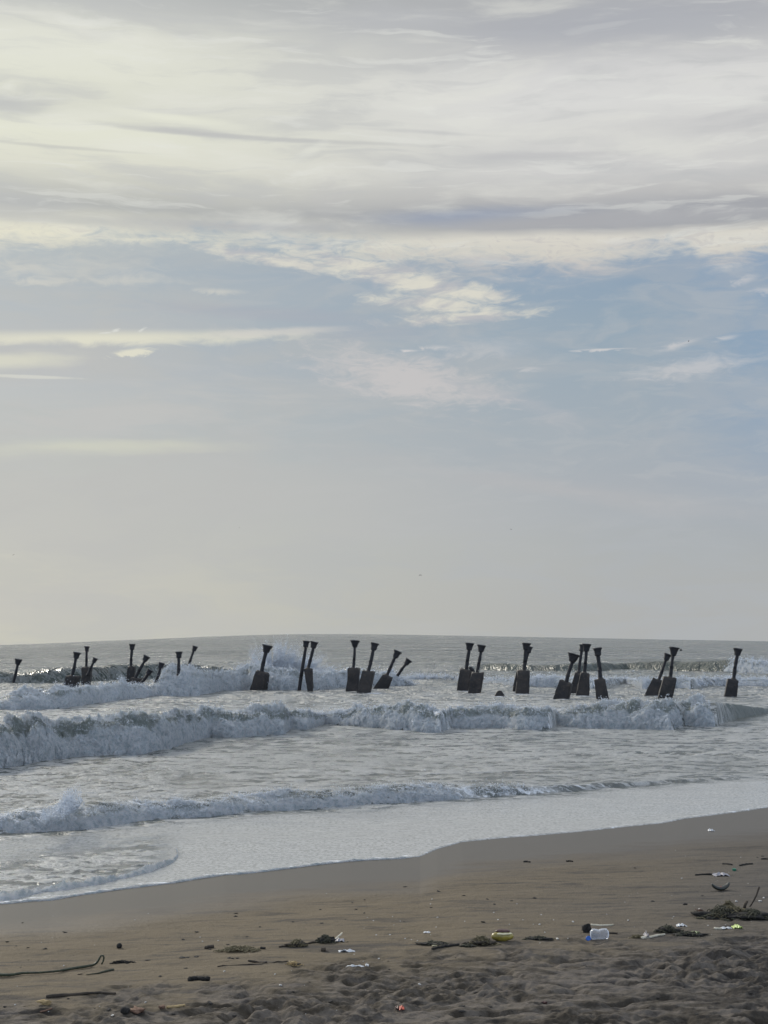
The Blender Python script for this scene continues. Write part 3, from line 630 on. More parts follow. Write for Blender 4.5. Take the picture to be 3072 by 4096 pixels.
splash('wave_splash', [(1060,2700,1020,2575,34,.13), (1080,2700,1063,2545,22,.12), (1110,2700,1125,2533,26,.13), (1130,2700,1180,2560,30,.15), (1160,2700,1215,2600,30,.10), (1200,2700,1290,2600,45,.14),
                       (1000,2710,980,2640,30,.08), (1240,2715,1335,2650,40,.08), (1100,2720,1110,2640,90,.22)], 113, 60000, .036, 'tall burst of spray exploding behind the leaning pillars left of centre', 11)
splash('wave_splash', [(700,2700,690,2660,40,.4), (720,2720,770,2660,50,.6)], 110, 4200, .03, 'low puff of spray over the white water among the left pillars', 12)
splash('wave_splash', [(1560,2720,1590,2670,26,.35), (1600,2720,1650,2680,30,.3)], 112, 2500, .026, 'small puff of spray beside the most tilted half sunken pillar', 14)
splash('wave_splash', [(262,3250,278,3140,7,.34), (250,3250,246,3190,14,.2), (285,3250,308,3165,11,.22), (230,3260,215,3215,26,.24)], 29.6, 6500, .017, 'thin spout of spray leaping from the low breaker at lower left', 13)

# ------------------------------------------------------------------ pillars
def rough_box(name, c4, depth, yaw, Y, mat, parent, nz=14, nx=6, seed=0, chip=.03):
    """block whose front face has the four corners c4 (tl, tr, br, bl) in photo pixels at distance Y"""
    tl, tr, br, bl = [on_y(p[0], p[1], Y) for p in c4]
    rs = np.random.RandomState(seed)
    L = np.linalg.norm((tl-bl)); ext = 1.2/max(L, .3)
    bl2 = bl+(bl-tl)*ext; br2 = br+(br-tr)*ext
    ring = []; sidec = 5
    prm = [(i/nx, 0) for i in range(nx)]+[(1, i/sidec) for i in range(sidec)]+[(1-i/nx, 1) for i in range(nx)]+[(0, 1-i/sidec) for i in range(sidec)]
    V = []
    for k in range(nz+1):
        t = k/nz; a = tl*(1-t)+bl2*t; b = tr*(1-t)+br2*t; sh = yaw*depth
        for (p, d) in prm:
            inset = .0
            c = a*(1-p)+b*p
            c = c+np.array((sh*d, depth*d, 0)); V.append(c)
    V = np.array(V); cen = V.mean(0)
    w = np.linalg.norm(tr-tl)
    n1 = perlin(V[:, 0]*2.5+seed, V[:, 1]*2.5, V[:, 2]*2.5); n2 = perlin(V[:, 0]*8+seed, V[:, 1]*8, V[:, 2]*8)
    hd = V-cen; hd[:, 2] = 0; hd /= np.maximum(np.linalg.norm(hd, axis=1), 1e-3)[:, None]
    V = V+hd*((n1*.05+n2*.03)*w*(1+chip*10))[:, None]
    m = len(prm); rim = np.arange(m); V[rim, 2] += (n1[rim]*.10+n2[rim]*.08-.02)*w+rs.uniform(-.03, .03, m)*w
    topc = V[rim].mean(0)+np.array((0, 0, .02*w)); inner = V[rim]*.75+topc*.25+np.array((0, 0, .05*w))
    V = np.concatenate([V, inner, topc[None]])
    F_ = []
    for k in range(nz):
        for i in range(m):
            j = (i+1) % m; F_.append((k*m+i, (k+1)*m+i, (k+1)*m+j, k*m+j))
    o = (nz+1)*m
    for i in range(m):
        j = (i+1) % m; F_.append((i, j, o+j, o+i)); F_.append((o+i, o+j, o+m))
    me = faces_mesh(name, V, F_, True)
    return me
def lathe_mesh(name, prof, p0, p1, sides=12, rnd=.04, seed=0, wob=0.0, cap=True, sq=0.0, tilt=None):
    """revolved profile [(t, r)] along the axis p0 -> p1; sq squares the section"""
    p0, p1 = np.array(p0), np.array(p1); ax = p1-p0; L = np.linalg.norm(ax); ax = ax/L
    e1 = np.cross(ax, (0, 1, 0)); e1 /= np.linalg.norm(e1); e2 = np.cross(ax, e1); rs = np.random.RandomState(seed); V = []
    for (t, r) in prof:
        c = p0+ax*L*t+e1*wob*math.sin(t*5+seed)*r
        for i in range(sides):
            a = 2*math.pi*(i+.5)/sides; k = 1.0
            if sq: k = 1/max(abs(math.cos(a)), abs(math.sin(a))); k = 1+(k-1)*sq
            V.append(c+(e1*math.cos(a)+e2*math.sin(a))*r*k*(1+rs.uniform(-rnd, rnd)))
    F_ = []
    for k in range(len(prof)-1):
        for i in range(sides):
            j = (i+1) % sides; F_.append((k*sides+i, k*sides+j, (k+1)*sides+j, (k+1)*sides+i))
    if cap:
        F_.append(tuple(range(sides-1, -1, -1))); F_.append(tuple((len(prof)-1)*sides+i for i in range(sides)))
    return np.array(V), F_
def pillar(label, Y, cap, capw, caph, base, shaftw, block=None, yaw=.15, seed=0, knob=False, low=None, ragged=False, run=.6):
    """cap/base: photo pixel of cap top centre and shaft foot; capw, caph, shaftw in photo pixels"""
    S = Y/F/4; ct = on_y(cap[0], cap[1], Y); bt = on_y(base[0], base[1], Y); ax = ct-bt; L = np.linalg.norm(ax); ax = ax/L
    rs = np.random.RandomState(seed+100)
    lean = rs.uniform(-.10, .10)
    org = Vector((bt[0], Y, 0.0 if Y < 130 else 0.0)); root = link('pier_pillar', None, None, None, org); tag(root, label, 'pillar', 'ruined pier pillars standing in the surf')
    def loc(V): return V-np.array(org)
    # shaft
    foot = bt-ax*(run if block is None else .25); head = ct-ax*caph*S*.9
    r = shaftw*S/2; prof = []
    for k in range(11):
        t = k/10; prof.append((t, r*(1.08-.12*t)*(1+rs.uniform(-.09, .09))))
    prof.insert(5, (.47, r*1.20)); prof.insert(6, (.50, r*1.05)); prof.sort()
    V, F_ = lathe_mesh('shaft', prof, foot, head, 12, .06, seed, .12)
    link('shaft', faces_mesh('shaft', loc(V), F_, True), M_IRON, root)
    # flared capital: collar, flare, thick rim with a broken edge
    cw = capw*S/2; ch = caph*S; p0 = ct-ax*ch
    prof = [(-.06, r*1.05), (-.02, r*1.55), (.10, r*1.62), (.14, r*1.30+cw*.16), (.45, cw*.60+r*.26), (.70, cw*.80), (.84, cw*.90), (.87, cw*.97), (.97, cw*1.0), (1.0, cw*.93)]
    V, F_ = lathe_mesh('capital', prof, p0, ct, 16, .05, seed+3, 0, True, .45)
    nn = perlin(V[:, 0]*6+seed, V[:, 1]*6, V[:, 2]*6); V = V+np.outer(nn, ax)*cw*.16
    c = link('capital', faces_mesh('capital', loc(V), F_, False), M_IRON, root)
    # crusted top plate
    prof = [(-.02, cw*.60), (.0, cw*.90), (.05, cw*.82), (.10, cw*.45), (.11, cw*.05)]
    V, F_ = lathe_mesh('crust', prof, ct, ct+ax*ch*.6, 14, .14, seed+9, 0, False, .4)
    link('crust', faces_mesh('crust', loc(V), F_, True), M_GUANO, c)
    if knob:
        kc = on_y(knob[0], knob[1], Y); bm = bmesh.new(); bmesh.ops.create_icosphere(bm, subdivisions=2, radius=knob[2]*S/2)
        for v in bm.verts: v.co = v.co*(1+.15*math.sin(v.co.x*60+v.co.z*40)); v.co += Vector(loc(kc))
        me = bpy.data.meshes.new('broken_stub'); bm.to_mesh(me); bm.free(); link('broken_stub', me, M_IRON, c)
    if block:
        w = abs(block[1][0]-block[0][0])*S
        me = rough_box('base_block', block, w*.85, yaw, Y-w*.42, M_CONC, root, seed=seed, chip=.06 if ragged else .03)
        V = np.empty(len(me.vertices)*3, np.float32); me.vertices.foreach_get('co', V); V = V.reshape(-1, 3)-np.array(org, np.float32)
        me.vertices.foreach_set('co', V.ravel()); me.update(); link('base_block', me, M_CONC, root)
        # stone collar where the shaft leaves the block
        V, F_ = lathe_mesh('collar', [(0, r*1.9), (.5, r*1.75), (.8, r*1.3), (1, r*1.0)], bt-ax*.12, bt+ax*.10, 12, .12, seed+5, 0, False)
        link('collar', faces_mesh('collar', loc(V), F_, True), M_CONC, root)
    if low:                                     # exposed piles under a broken block
        for (u0, v0, u1, v1, wd) in low:
            a, b = on_y(u0, v0, Y), on_y(u1, v1, Y); V, F_ = lathe_mesh('pile', [(0, wd*S/2), (.5, wd*S/2*1.15), (1, wd*S/2)], b+(b-a)*.5, a, 10, .1, seed+6)
            link('pile', faces_mesh('pile', loc(V), F_, True), M_IRON, root)
    return root
def z1(x, y): return (x/2.074, 2500+y/2.074)
def z2(x, y): return (700+x/2.074, 2500+y/2.074)
def z3(x, y): return (1300+x/2.074, 2500+y/2.074)
def z4(x, y): return (1800+x/2.37, 2500+y/2.37)
def z5(x, y): return (2150+x/3.318, 2500+y/3.318)
def z6(x, y): return (2500+x/2.9, 2500+y/2.9)
def Z(f, pts): return [f(*p) for p in pts]
k1, k4, k5, k6 = 1/2.074, 1/2.37, 1/3.318, 1/2.9
pillar('lone short pillar at the far left rising from a green wave', 116.5, z1(155,283), 64*k1, 46*k1, z1(125,425), 22*k1, None, seed=1)
pillar('leftmost pillar with a concrete block, tilted right, block half in shadow', 108, z1(640,227), 66*k1, 50*k1, z1(598,425), 25*k1, Z(z1, [(545,424),(632,424),(608,540),(523,540)]), .35, 2)
pillar('upright pillar on a squarish block carried by thin bare piles', 112, z1(722,178), 46*k1, 40*k1, z1(714,352), 20*k1, Z(z1, [(678,352),(750,352),(744,430),(674,430)]), .1, 3, low=[(*z1(705,420), *z1(703,525), 22*k1), (*z1(735,420), *z1(735,520), 10*k1), (*z1(683,420), *z1(681,470), 16*k1)])
pillar('small strongly tilted pillar just behind the one on bare piles', 111, z1(793,276), 46*k1, 36*k1, z1(735,392), 19*k1, None, seed=4, run=.3)
pillar('tallest left pillar, upright, on a ragged broken block', 112, z1(1097,158), 55*k1, 44*k1, z1(1086,348), 23*k1, Z(z1, [(1058,346),(1114,346),(1100,492),(1036,492)]), .2, 5, ragged=True)
pillar('right leaning pillar with a collapsed rusty block in the foam', 111, z1(1220,258), 62*k1, 44*k1, z1(1120,446), 24*k1, Z(z1, [(1085,440),(1160,446),(1140,500),(1050,500)]), .2, 6, ragged=True)
pillar('low brownish pillar leaning hard right, almost lost in spray', 104, z1(1250,372), 56*k1, 42*k1, z1(1170,490), 27*k1, None, seed=7)
pillar('short pillar without a block, leaning right between two foam bursts', 95.2, z1(1343,314), 54*k1, 44*k1, z1(1293,478), 24*k1, None, seed=8)
pillar('upright blockless pillar whose foot is a dark tangle in the foam', 95.6, z1(1485,222), 62*k1, 50*k1, z1(1480,420), 26*k1, Z(z1, [(1462,430),(1520,440),(1540,470),(1455,470)]), .1, 9, ragged=True)
pillar('thin far pillar leaning right behind the surf, left of the big splash', 126, z1(1620,176), 48*k1, 40*k1, z1(1560,350), 21*k1, None, seed=10)
pillar('pillar with a wide worn cap standing in front of the big splash', 104, z2(768,168), 92*k1, 58*k1, z2(716,392), 32*k1, Z(z2, [(668,378),(763,405),(738,546),(617,546)]), .25, 11)
pillar('tall thin pillar without a block, reaching the water beside the splash', 103, z2(1090,132), 62*k1, 48*k1, z2(1030,552), 28*k1, None, seed=12, run=1.0)
pillar('pillar with its cap touching the tall thin one, narrow crumbling block', 102, z2(1157,140), 70*k1, 50*k1, z2(1106,362), 27*k1, Z(z2, [(1066,366),(1136,362),(1138,500),(1088,485)]), .1, 13, ragged=True)
pillar('straight upright pillar on a tall rectangular block, first of the centre group', 102.5, z3(250,128), 80*k1, 54*k1, z3(236,362), 23*k1, Z(z3, [(190,361),(282,363),(272,560),(173,558)]), .12, 14)
pillar('pillar leaning slightly right with its block against the straight upright one', 98.5, z3(415,150), 72*k1, 56*k1, z3(358,388), 29*k1, Z(z3, [(308,379),(405,393),(368,586),(262,572)]), .1, 15)
pillar('pillar leaning well right with water dripping off its cap', 106, z3(606,216), 72*k1, 58*k1, z3(512,418), 26*k1, Z(z3, [(478,412),(552,440),(514,540),(402,524)]), .2, 16)
pillar('small sunken pillar washed by a wave, only its tilted cap clear', 111, z3(698,288), 62*k1, 46*k1, z3(640,365), 24*k1, None, seed=17)
pillar('left one of the pair with touching blocks right of centre', 102.5, z4(188,172), 86*k4, 62*k4, z4(155,430), 33*k4, Z(z4, [(95,418),(207,432),(168,640),(62,632)]), .1, 18)
pillar('right one of the pair with touching blocks right of centre', 98.5, z4(301,191), 86*k4, 62*k4, z4(259,458), 31*k4, Z(z4, [(208,450),(320,458),(288,658),(170,654)]), .1, 19)
pillar('solitary upright pillar hiding a twin behind it, right of the rock stub', 97.5, z4(725,172), 90*k4, 60*k4, z4(700,436), 33*k4, Z(z4, [(642,432),(757,440),(748,664),(623,664)]), .08, 22)
pillar('twin pillar mostly hidden behind the solitary upright one', 102, z4(757,205), 62*k4, 56*k4, z4(692,440), 30*k4, Z(z4, [(630,436),(730,440),(700,634),(594,632)]), .05, 23)
pillar('most tilted pillar of the right cluster, with a very wide slanting cap', 90.5, z5(487,385), 172*k5, 110*k5, z5(375,780), 50*k5, Z(z5, [(292,728),(446,792),(402,998),(196,998)]), .3, 24)
pillar('slim pillar at the back of the right cluster, behind its upright neighbour', 98.5, z5(592,262), 72*k5, 84*k5, z5(550,622), 40*k5, Z(z5, [(500,628),(600,640),(530,930),(412,932)]), .1, 25)
pillar('tall upright pillar in the middle of the right cluster', 95, z5(653,252), 124*k5, 92*k5, z5(625,636), 44*k5, Z(z5, [(576,632),(693,648),(688,952),(508,950)]), .08, 26)
pillar('pillar leaning back to the left on a block chipped along its right side', 89.8, z5(793,303), 124*k5, 104*k5, z5(836,716), 52*k5, Z(z5, [(758,736),(895,716),(960,1020),(788,1006)]), .1, 27, ragged=True)
pillar('shorter right leaning pillar of the pair near the right edge', 96.5, z6(500,338), 96*k6, 72*k6, z6(388,642), 36*k6, Z(z6, [(322,616),(430,655),(376,840),(222,820)]), .2, 28)
pillar('taller pillar of the pair near the right edge, lump on its cap', 91, z6(572,260), 122*k6, 90*k6, z6(524,606), 38*k6, Z(z6, [(452,600),(598,622),(547,878),(382,864)]), .1, 29, knob=(*z6(650,290), 26*k6))
pillar('last pillar on the right, upright and alone', 92.5, z6(1312,273), 108*k6, 78*k6, z6(1260,628), 40*k6, Z(z6, [(1196,628),(1318,652),(1298,868),(1148,856)]), .12, 30)
# fallen shaft piece lying across the paired blocks, rock stub
Yp = 101.0; a, b = on_y(*z4(183, 398), Yp), on_y(*z4(233, 445), Yp)
V, F_ = lathe_mesh('fallen', [(0, .05), (.1, .10), (.5, .11), (.9, .09), (1, .06)], a, b, 9, .15, 40)
o = link('broken_column', faces_mesh('broken_column', V-a, F_, False), M_IRON, None, a); tag(o, 'short broken column piece wedged behind the paired blocks right of centre', 'debris')
Yp = 93.5; pts = Z(z4, [(380,708),(420,676),(448,630),(462,622),(484,624),(494,636),(514,664),(534,714)]); P0 = on_y(*z4(460,712), Yp)
V = []
for d, k in ((0, 1.0), (.25, 1.05), (.6, .9), (.9, .6)):
    for i, p in enumerate(pts):
        c = on_y(p[0], p[1], Yp)-P0; V.append((c[0]*k+.05*perlin(c[0]*9., d*5., 1.), d-.2, c[2]*k-.03*d))
    for p in (pts[-1], pts[0]):
        c = on_y(p[0], p[1], Yp)-P0; V.append((c[0]*k*1.1, d-.2, -.7))
m_ = len(pts)+2; F_ = [tuple(range(m_)), tuple(3*m_+i for i in range(m_-1, -1, -1))]
for k in range(3):
    for i in range(m_): j = (i+1) % m_; F_.append((k*m_+i, (k+1)*m_+i, (k+1)*m_+j, k*m_+j))
o = link('rock', faces_mesh('rock', V, F_, False), M_CONC, None, P0); tag(o, 'jagged dark concrete stub poking out of the water between pillars', 'rock')
# water dripping off the leaning cap
# ------------------------------------------------------------------ birds
M_BIRD = plain('dark_feathers', (.03, .03, .035), .7)
def bird(u, v, Y, span, flap, roll, yaw, label):
    c = on_y(u, v, Y); root = link('flying_bird', None, None, None, c); root.rotation_euler = (0, R(roll), R(yaw)); tag(root, label, 'bird', 'birds over the sea')
    bm = bmesh.new(); bmesh.ops.create_uvsphere(bm, u_segments=10, v_segments=7, radius=span*.09)
    for q in bm.verts: q.co.y *= 3.0; q.co.z *= .8; q.co.x *= .8*(1-.35*abs(q.co.y)/(span*.27))
    t = [bm.verts.new(p) for p in ((-.05*span, -.34*span, 0), (.05*span, -.34*span, 0), (0, -.2*span, .02*span))]; bm.faces.new(t)
    me = bpy.data.meshes.new('body'); bm.to_mesh(me); bm.free(); link('body', me, M_BIRD, root)
    for s in (-1, 1):
        P = []
        for t, ch in ((0, .40), (.25, .40), (.5, .34), (.8, .20), (1, .05)):
            x = s*span*.5*t*math.cos(R(flap*t)); z = span*.5*(math.sin(R(flap))*min(t, .3)*1.4-math.sin(R(flap))*max(t-.3, 0)*1.15)
            for dy_, dz_ in ((ch*.55, .0), (0, .05), (-ch*.45, 0), (0, -.05)): P.append((x, (dy_+.03*t)*span, z+dz_*span))
        Fc = []
        for k in range(4):
            for i in range(4): j = (i+1) % 4; Fc.append((k*4+i, k*4+j, (k+1)*4+j, (k+1)*4+i))
        Fc += [(3, 2, 1, 0), (16, 17, 18, 19)]
        link('wing', faces_mesh('wing', P, Fc, True), M_BIRD, root)
bird(1681, 2301, 200, .52, 42, -4, 10, 'largest bird, wings bent down in a gull curve low over the centre')
bird(2755, 1364, 240, .42, 30, -38, 60, 'highest bird, a dark fleck in the blue sky at right')
bird(2044, 2117, 260, .40, 20, 14, 30, 'small bird gliding high over the gap right of centre')
bird(54, 2219, 260, .40, 20, -30, 20, 'small bird at the far left edge of the sky')
bird(957, 2110, 380, .34, 20, -45, 40, 'faintest bird, a tiny speck left of centre')

# ------------------------------------------------------------------ beach litter
def tube_mesh(name, pts, rad, sides=7, rnd=.12, seed=0):
    rs = np.random.RandomState(seed); P = [np.array(p, float) for p in pts]; V = []; n = len(P)
    rad = list(rad) if hasattr(rad, '__len__') else [rad]*n
    for k in range(n):
        t = P[min(k+1, n-1)]-P[max(k-1, 0)]; t /= max(np.linalg.norm(t), 1e-6); e1 = np.cross(t, (0.1, .2, 1)); e1 /= np.linalg.norm(e1); e2 = np.cross(t, e1)
        for i in range(sides):
            a = 2*math.pi*i/sides; V.append(P[k]+(e1*math.cos(a)+e2*math.sin(a))*rad[k]*(1+rs.uniform(-rnd, rnd)))
    F_ = [(k*sides+i, k*sides+(i+1) % sides, (k+1)*sides+(i+1) % sides, (k+1)*sides+i) for k in range(n-1) for i in range(sides)]
    F_ += [tuple(range(sides-1, -1, -1)), tuple((n-1)*sides+i for i in range(sides))]
    return V, F_
def ground_stick(name, px, rad, mat, label, cat='stick', lift=.6, n=14, taper=(1, 1), group=None, seed=0, jig=.0):
    rad = rad*.85
    pts = [hit_sand(*p[:2])+Vector((0, 0, rad*lift+(p[2] if len(p) > 2 else 0))) for p in px]; P = resample([tuple(p) for p in pts], n); o0 = P[0].copy(); P = P-o0
    rs = np.random.RandomState(seed+5); P[1:-1, 2] += rs.uniform(-jig, jig, n-2); P[1:-1, 1] += rs.uniform(-jig, jig, n-2)*2
    rr = [rad*(taper[0]+(taper[1]-taper[0])*k/(n-1)) for k in range(n)]
    V, F_ = tube_mesh(name, P, rr, 8, .14, seed); o = link(name, faces_mesh(name, V, F_, True), mat, None, o0); tag(o, label, cat, group); return o
def lump(name, u, v, w, h, mat, label, cat, parent=None, squash=.8, seed=0, rough=.25, group=None, sink=.25, sub=3):
    """irregular lump; w, h in photo pixels"""
    p = hit_sand(u, v); S = p.y/F/4; bm = bmesh.new(); bmesh.ops.create_icosphere(bm, subdivisions=sub, radius=1.0)
    for q in bm.verts:
        k = 1+rough*float(perlin(q.co.x*1.4+seed, q.co.y*1.4, q.co.z*1.4))+rough*.5*float(perlin(q.co.x*4+seed, q.co.y*4, q.co.z*4))
        q.co = q.co*k; q.co.x *= w*S/2; q.co.y *= w*S/2*squash; q.co.z *= h*S/2
    me = bpy.data.meshes.new(name); bm.to_mesh(me); bm.free()
    for f in me.polygons: f.use_smooth = True
    o = link(name, me, mat, parent, p+Vector((0, 0, h*S/2*(1-sink)))); 
    if label: tag(o, label, cat, group)
    return o
M_WOOD = stone_material('dark_driftwood', (.030,.024,.018), (.055,.042,.030), (.10,.075,.05), 12, .8, .01)
M_STEM = stone_material('wet_green_stem', (.018,.022,.012), (.035,.042,.020), (.07,.08,.045), 14, .45, .006)
M_PALE = stone_material('bleached_wood', (.46,.42,.32), (.58,.53,.42), (.30,.27,.20), 18, .7, .004)
M_TANW = stone_material('tan_wood', (.30,.21,.10), (.42,.31,.15), (.14,.10,.06), 14, .7, .005)
M_HUSK = stone_material('black_husk', (.014,.013,.012), (.03,.027,.024), (.06,.05,.04), 18, .85, .02)
M_RUST = stone_material('reddish_husk', (.12,.065,.042), (.20,.12,.08), (.06,.04,.03), 18, .8, .01)
M_STRAW = plain('dry_straw', (.17,.14,.075), .8, .5, 60)
M_WEED = plain('dry_weed', (.085,.080,.050), .85, .6, 40)
M_WHITE = plain('white_plastic', (.52,.53,.54), .45, .15)
M_SHELL = plain('shell_white', (.50,.48,.44), .5, .2)
M_YBAG = plain('mustard_film', (.30,.235,.045), .30, .45, 9)
M_BAND = plain('maroon_print', (.06,.02,.018), .4, .3)
M_CREAM = plain('cream_print', (.62,.56,.36), .4, .2)
M_BLUE = plain('blue_cap_plastic', (.02,.12,.46), .35, .15)
M_GREEN = plain('green_cap_plastic', (.012,.13,.075), .4, .2)
M_LIME = plain('lime_film', (.46,.58,.16), .4, .2)
M_LEAF = plain('green_leaf', (.24,.32,.14), .5, .35, 30)
M_RED = plain('red_film', (.62,.12,.07), .4, .2)
M_GREYF = plain('grey_film', (.30,.29,.31), .5, .3)
M_CLEAR, q, out = new_mat('clear_plastic')
gb = principled(q, Base_Color=(.80, .84, .90), Roughness=.12, IOR=1.45); tb_ = q.n('ShaderNodeBsdfTransparent'); tb_.inputs[0].default_value = (.86, .88, .92, 1)
ms = q.n('ShaderNodeMixShader'); fr_ = q.n('ShaderNodeLayerWeight'); fr_.inputs[0].default_value = .35
q.put(ms.inputs[0], q.ss(fr_.outputs['Facing'], 0, .9, .12, .75)); q.nt.links.new(tb_.outputs[0], ms.inputs[1]); q.nt.links.new(gb.outputs[0], ms.inputs[2]); q.nt.links.new(ms.outputs[0], out.inputs[0])

# long stem with a curled end
st = [(-30,3906),(40,3908),(90,3900),(160,3898),(230,3892),(300,3880),(345,3873),(372,3868)]
tip = hit_sand(372, 3868); S = tip.y/F/4
P = [hit_sand(*p)+Vector((0, 0, .02)) for p in st]
for du_, dv_ in ((14,10),(24,25),(30,38),(38,40),(43,34),(41,22),(38,12),(33,5)): P.append(tip+Vector((du_*S, 0, dv_*S+.015)))
P = resample([tuple(p) for p in P], 60); o0 = P[0].copy(); kk = np.linspace(0, 1, 60)
V, F_ = tube_mesh('stem', P-o0, list(.015+.003*np.cos(kk*9)-.004*kk), 8, .12, 3)
o = link('plant_stem', faces_mesh('plant_stem', V, F_, True), M_STEM, None, o0); tag(o, 'long dark green stem with a curled end lying at the left edge', 'stem')
ground_stick('leaf_strip', [(345,3902),(390,3896),(430,3886),(453,3882)], .016, M_STEM, 'short green leaf strip just below the curled end of the stem', 'leaf', taper=(.3, 1), seed=2)
ground_stick('driftwood_stick', [(184,3992),(260,3986),(340,3977),(400,3974),(463,3979)], .019, M_WOOD, 'long straight dark stick at lower left beside a tan leaf', 'stick', taper=(1.25, .6), seed=3, jig=.003)
ground_stick('driftwood_log', [(758,3925),(790,3921),(835,3925)], .030, M_HUSK, 'short thick black log left of centre in the foreground', 'log', seed=4, lift=.8, jig=.006)
ground_stick('wood_piece', [(670,4034),(700,4032),(738,4026)], .015, M_TANW, 'yellow tan wood piece at the bottom left', 'stick', seed=5, lift=.9)
ground_stick('wood_piece', [(160,4050),(185,4044),(208,4036)], .009, M_RUST, 'thin brown twig below the long straight stick', 'twig', seed=6)
ground_stick('wood_piece', [(820,3796),(835,3793),(855,3791)], .024, M_WOOD, 'dark wood chunk beside the pale straw line', 'wood', seed=8)
ground_stick('wood_piece', [(1042,3795),(1052,3796),(1060,3797)], .018, M_HUSK, 'small black chip at the right end of the straw line', 'wood', seed=9)
ground_stick('driftwood_stick', [(870,3868),(930,3862),(985,3858),(1050,3856),(1108,3850),(1150,3846)], .008, M_WOOD, 'thin crooked twig in front of the straw line', 'twig', seed=10, jig=.006)
ground_stick('driftwood_stick', [(992,3845),(1030,3850),(1066,3853)], .013, M_WOOD, 'short dark stick lying on the thin crooked twig', 'stick', seed=11)
ground_stick('wood_piece', [(1284,3804),(1303,3804)], .030, M_WOOD, 'brown block at the left end of the white strip', 'wood', seed=12, n=5)
ground_stick('driftwood_stick', [(1116,3790),(1170,3783),(1262,3771)], .013, M_WOOD, 'dark twig running up to the weed clump with the pale stick', 'twig', seed=13, jig=.005)
ground_stick('driftwood_stick', [(2363,3701),(2400,3704),(2453,3702)], .013, M_PALE, 'thin pale stick behind the crushed bottle', 'stick', seed=14)
ground_stick('driftwood_stick', [(2567,3755),(2600,3752),(2630,3745),(2659,3741)], .019, M_PALE, 'bleached flat stick in front of the middle weed clump', 'stick', taper=(1.1, .7), seed=15)
ground_stick('driftwood_stick', [(2856,3716),(2886,3718)], .016, M_PALE, 'short cream stick left of the white packet', 'stick', seed=16, n=5)
ground_stick('driftwood_stick', [(2435,3735),(2470,3737)], .016, M_WOOD, 'short dark stick poking out right of the crushed bottle', 'stick', seed=17, n=5)
for i, (u0, v0, u1, v1, lab) in enumerate(((2890,3458,2928,3461,'dark twig upslope of the green cap, near the right edge'), (2958,3464,3010,3457,'forked dark twig between the green cap and the right edge'), (3045,3438,3085,3441,'dark branch cut by the right edge above the melon rind'),
                                          (2780,3502,2860,3500,'dark flat twig to the left of the grey film'), (2265,3447,2290,3448,'lone dark twig on the smooth sand far from the litter'), (1728,3800,1835,3782,'black charred stick in front of the straw near the yellow bag'), (2095,3449,2120,3450,'small dark twig high on the beach centre right'))):
    ground_stick('driftwood_stick', [(u0, v0), ((u0+u1)/2, (v0+v1)/2-2), (u1, v1)], .016 if i != 5 else .02, M_HUSK, lab, 'twig', seed=20+i, jig=.004)
# upright bent stick and stub in the weed heap
bp_ = hit_sand(2995, 3628); S = bp_.y/F/4
P = [bp_+Vector((a*S, .02*i, b*S)) for i, (a, b) in enumerate(((0, -6), (14, 12), (28, 32), (38, 48), (44, 62), (50, 72)))]
V, F_ = tube_mesh('stick', resample([tuple(p-bp_) for p in P], 16), list(np.linspace(.010, .013, 16)), 7, .15, 31)
o = link('driftwood_stick', faces_mesh('driftwood_stick', V, F_, True), M_WOOD, None, bp_); tag(o, 'thin bent stick standing up out of the big weed heap', 'stick')
bp_ = hit_sand(2975, 3635); S = bp_.y/F/4
V, F_ = tube_mesh('stick', [(0, 0, -.02), (8*S, .02, 16*S), (17*S, .03, 28*S)], [.018, .02, .016], 8, .15, 32)
o = link('driftwood_stick', faces_mesh('driftwood_stick', V, F_, True), M_WOOD, None, bp_); tag(o, 'short thick stub stuck in the big weed heap', 'stick')

# tangled weed
def weed(u, v, w, h, n, mat, label, seed, name='seaweed_clump', thick=.0045, core=True, cat='seaweed'):
    """heap of curled fibres; u, v foot centre, w, h in photo pixels"""
    p = hit_sand(u, v); S = p.y/F/4; rs = np.random.RandomState(seed); VV, FF = [], []; rw, rh = w*S/2, h*S
    root = None
    for k in range(n):
        cx_, cy_ = rs.normal(0, .42), rs.normal(0, .35); hh = rh*math.exp(-2.2*cx_**2)*rs.uniform(.2, 1.0)
        a = rs.uniform(0, 2*math.pi); ln = rw*rs.uniform(.15, .5); pts = []
        for t in np.linspace(0, 1, 6):
            pts.append((cx_*rw+math.cos(a)*ln*(t-.5)+rs.normal(0, .012), cy_*rw*.6+math.sin(a)*ln*.6*(t-.5)+rs.normal(0, .012), max(.002, hh*math.sin(math.pi*(.15+.7*t)))+rs.normal(0, .006)))
        V, F_ = tube_mesh('w', pts, thick*rs.uniform(.6, 1.6), 3, .1, k); b = len(VV); VV += V; FF += [tuple(i+b for i in f) for f in F_]
    root = link(name, faces_mesh(name, VV, FF), mat, None, p); tag(root, label, cat)
    if core:
        m = lump('matted_core', u, v, w*.92, h*.85, M_HUSK if mat is M_WEED else M_WOOD, None, None, None, .55, seed, .8, None, .45); m.parent = root; m.location = m.location-p
    return root
weed(2890, 3672, 190, 46, 420, M_WEED, 'left half of the big dark weed heap at the right edge', 41)
weed(2785+15, 3660, 0+60, 26, 90, M_RUST, 'reddish fibres at the left tip of the big weed heap', 42)
weed(3010, 3676, 170, 38, 340, M_WEED, 'right half of the big weed heap, cut by the frame edge', 43)
weed(2930, 3668, 240, 44, 240, M_STRAW, 'pale straw fibres tangled through the big weed heap', 58, core=False)
weed(2915, 3640, 60, 40, 220, M_STRAW, 'olive ball of fibres on top of the big weed heap', 44, core=False)
weed(2672, 3728, 100, 26, 200, M_WEED, 'middle weed clump behind the bleached flat stick', 45)
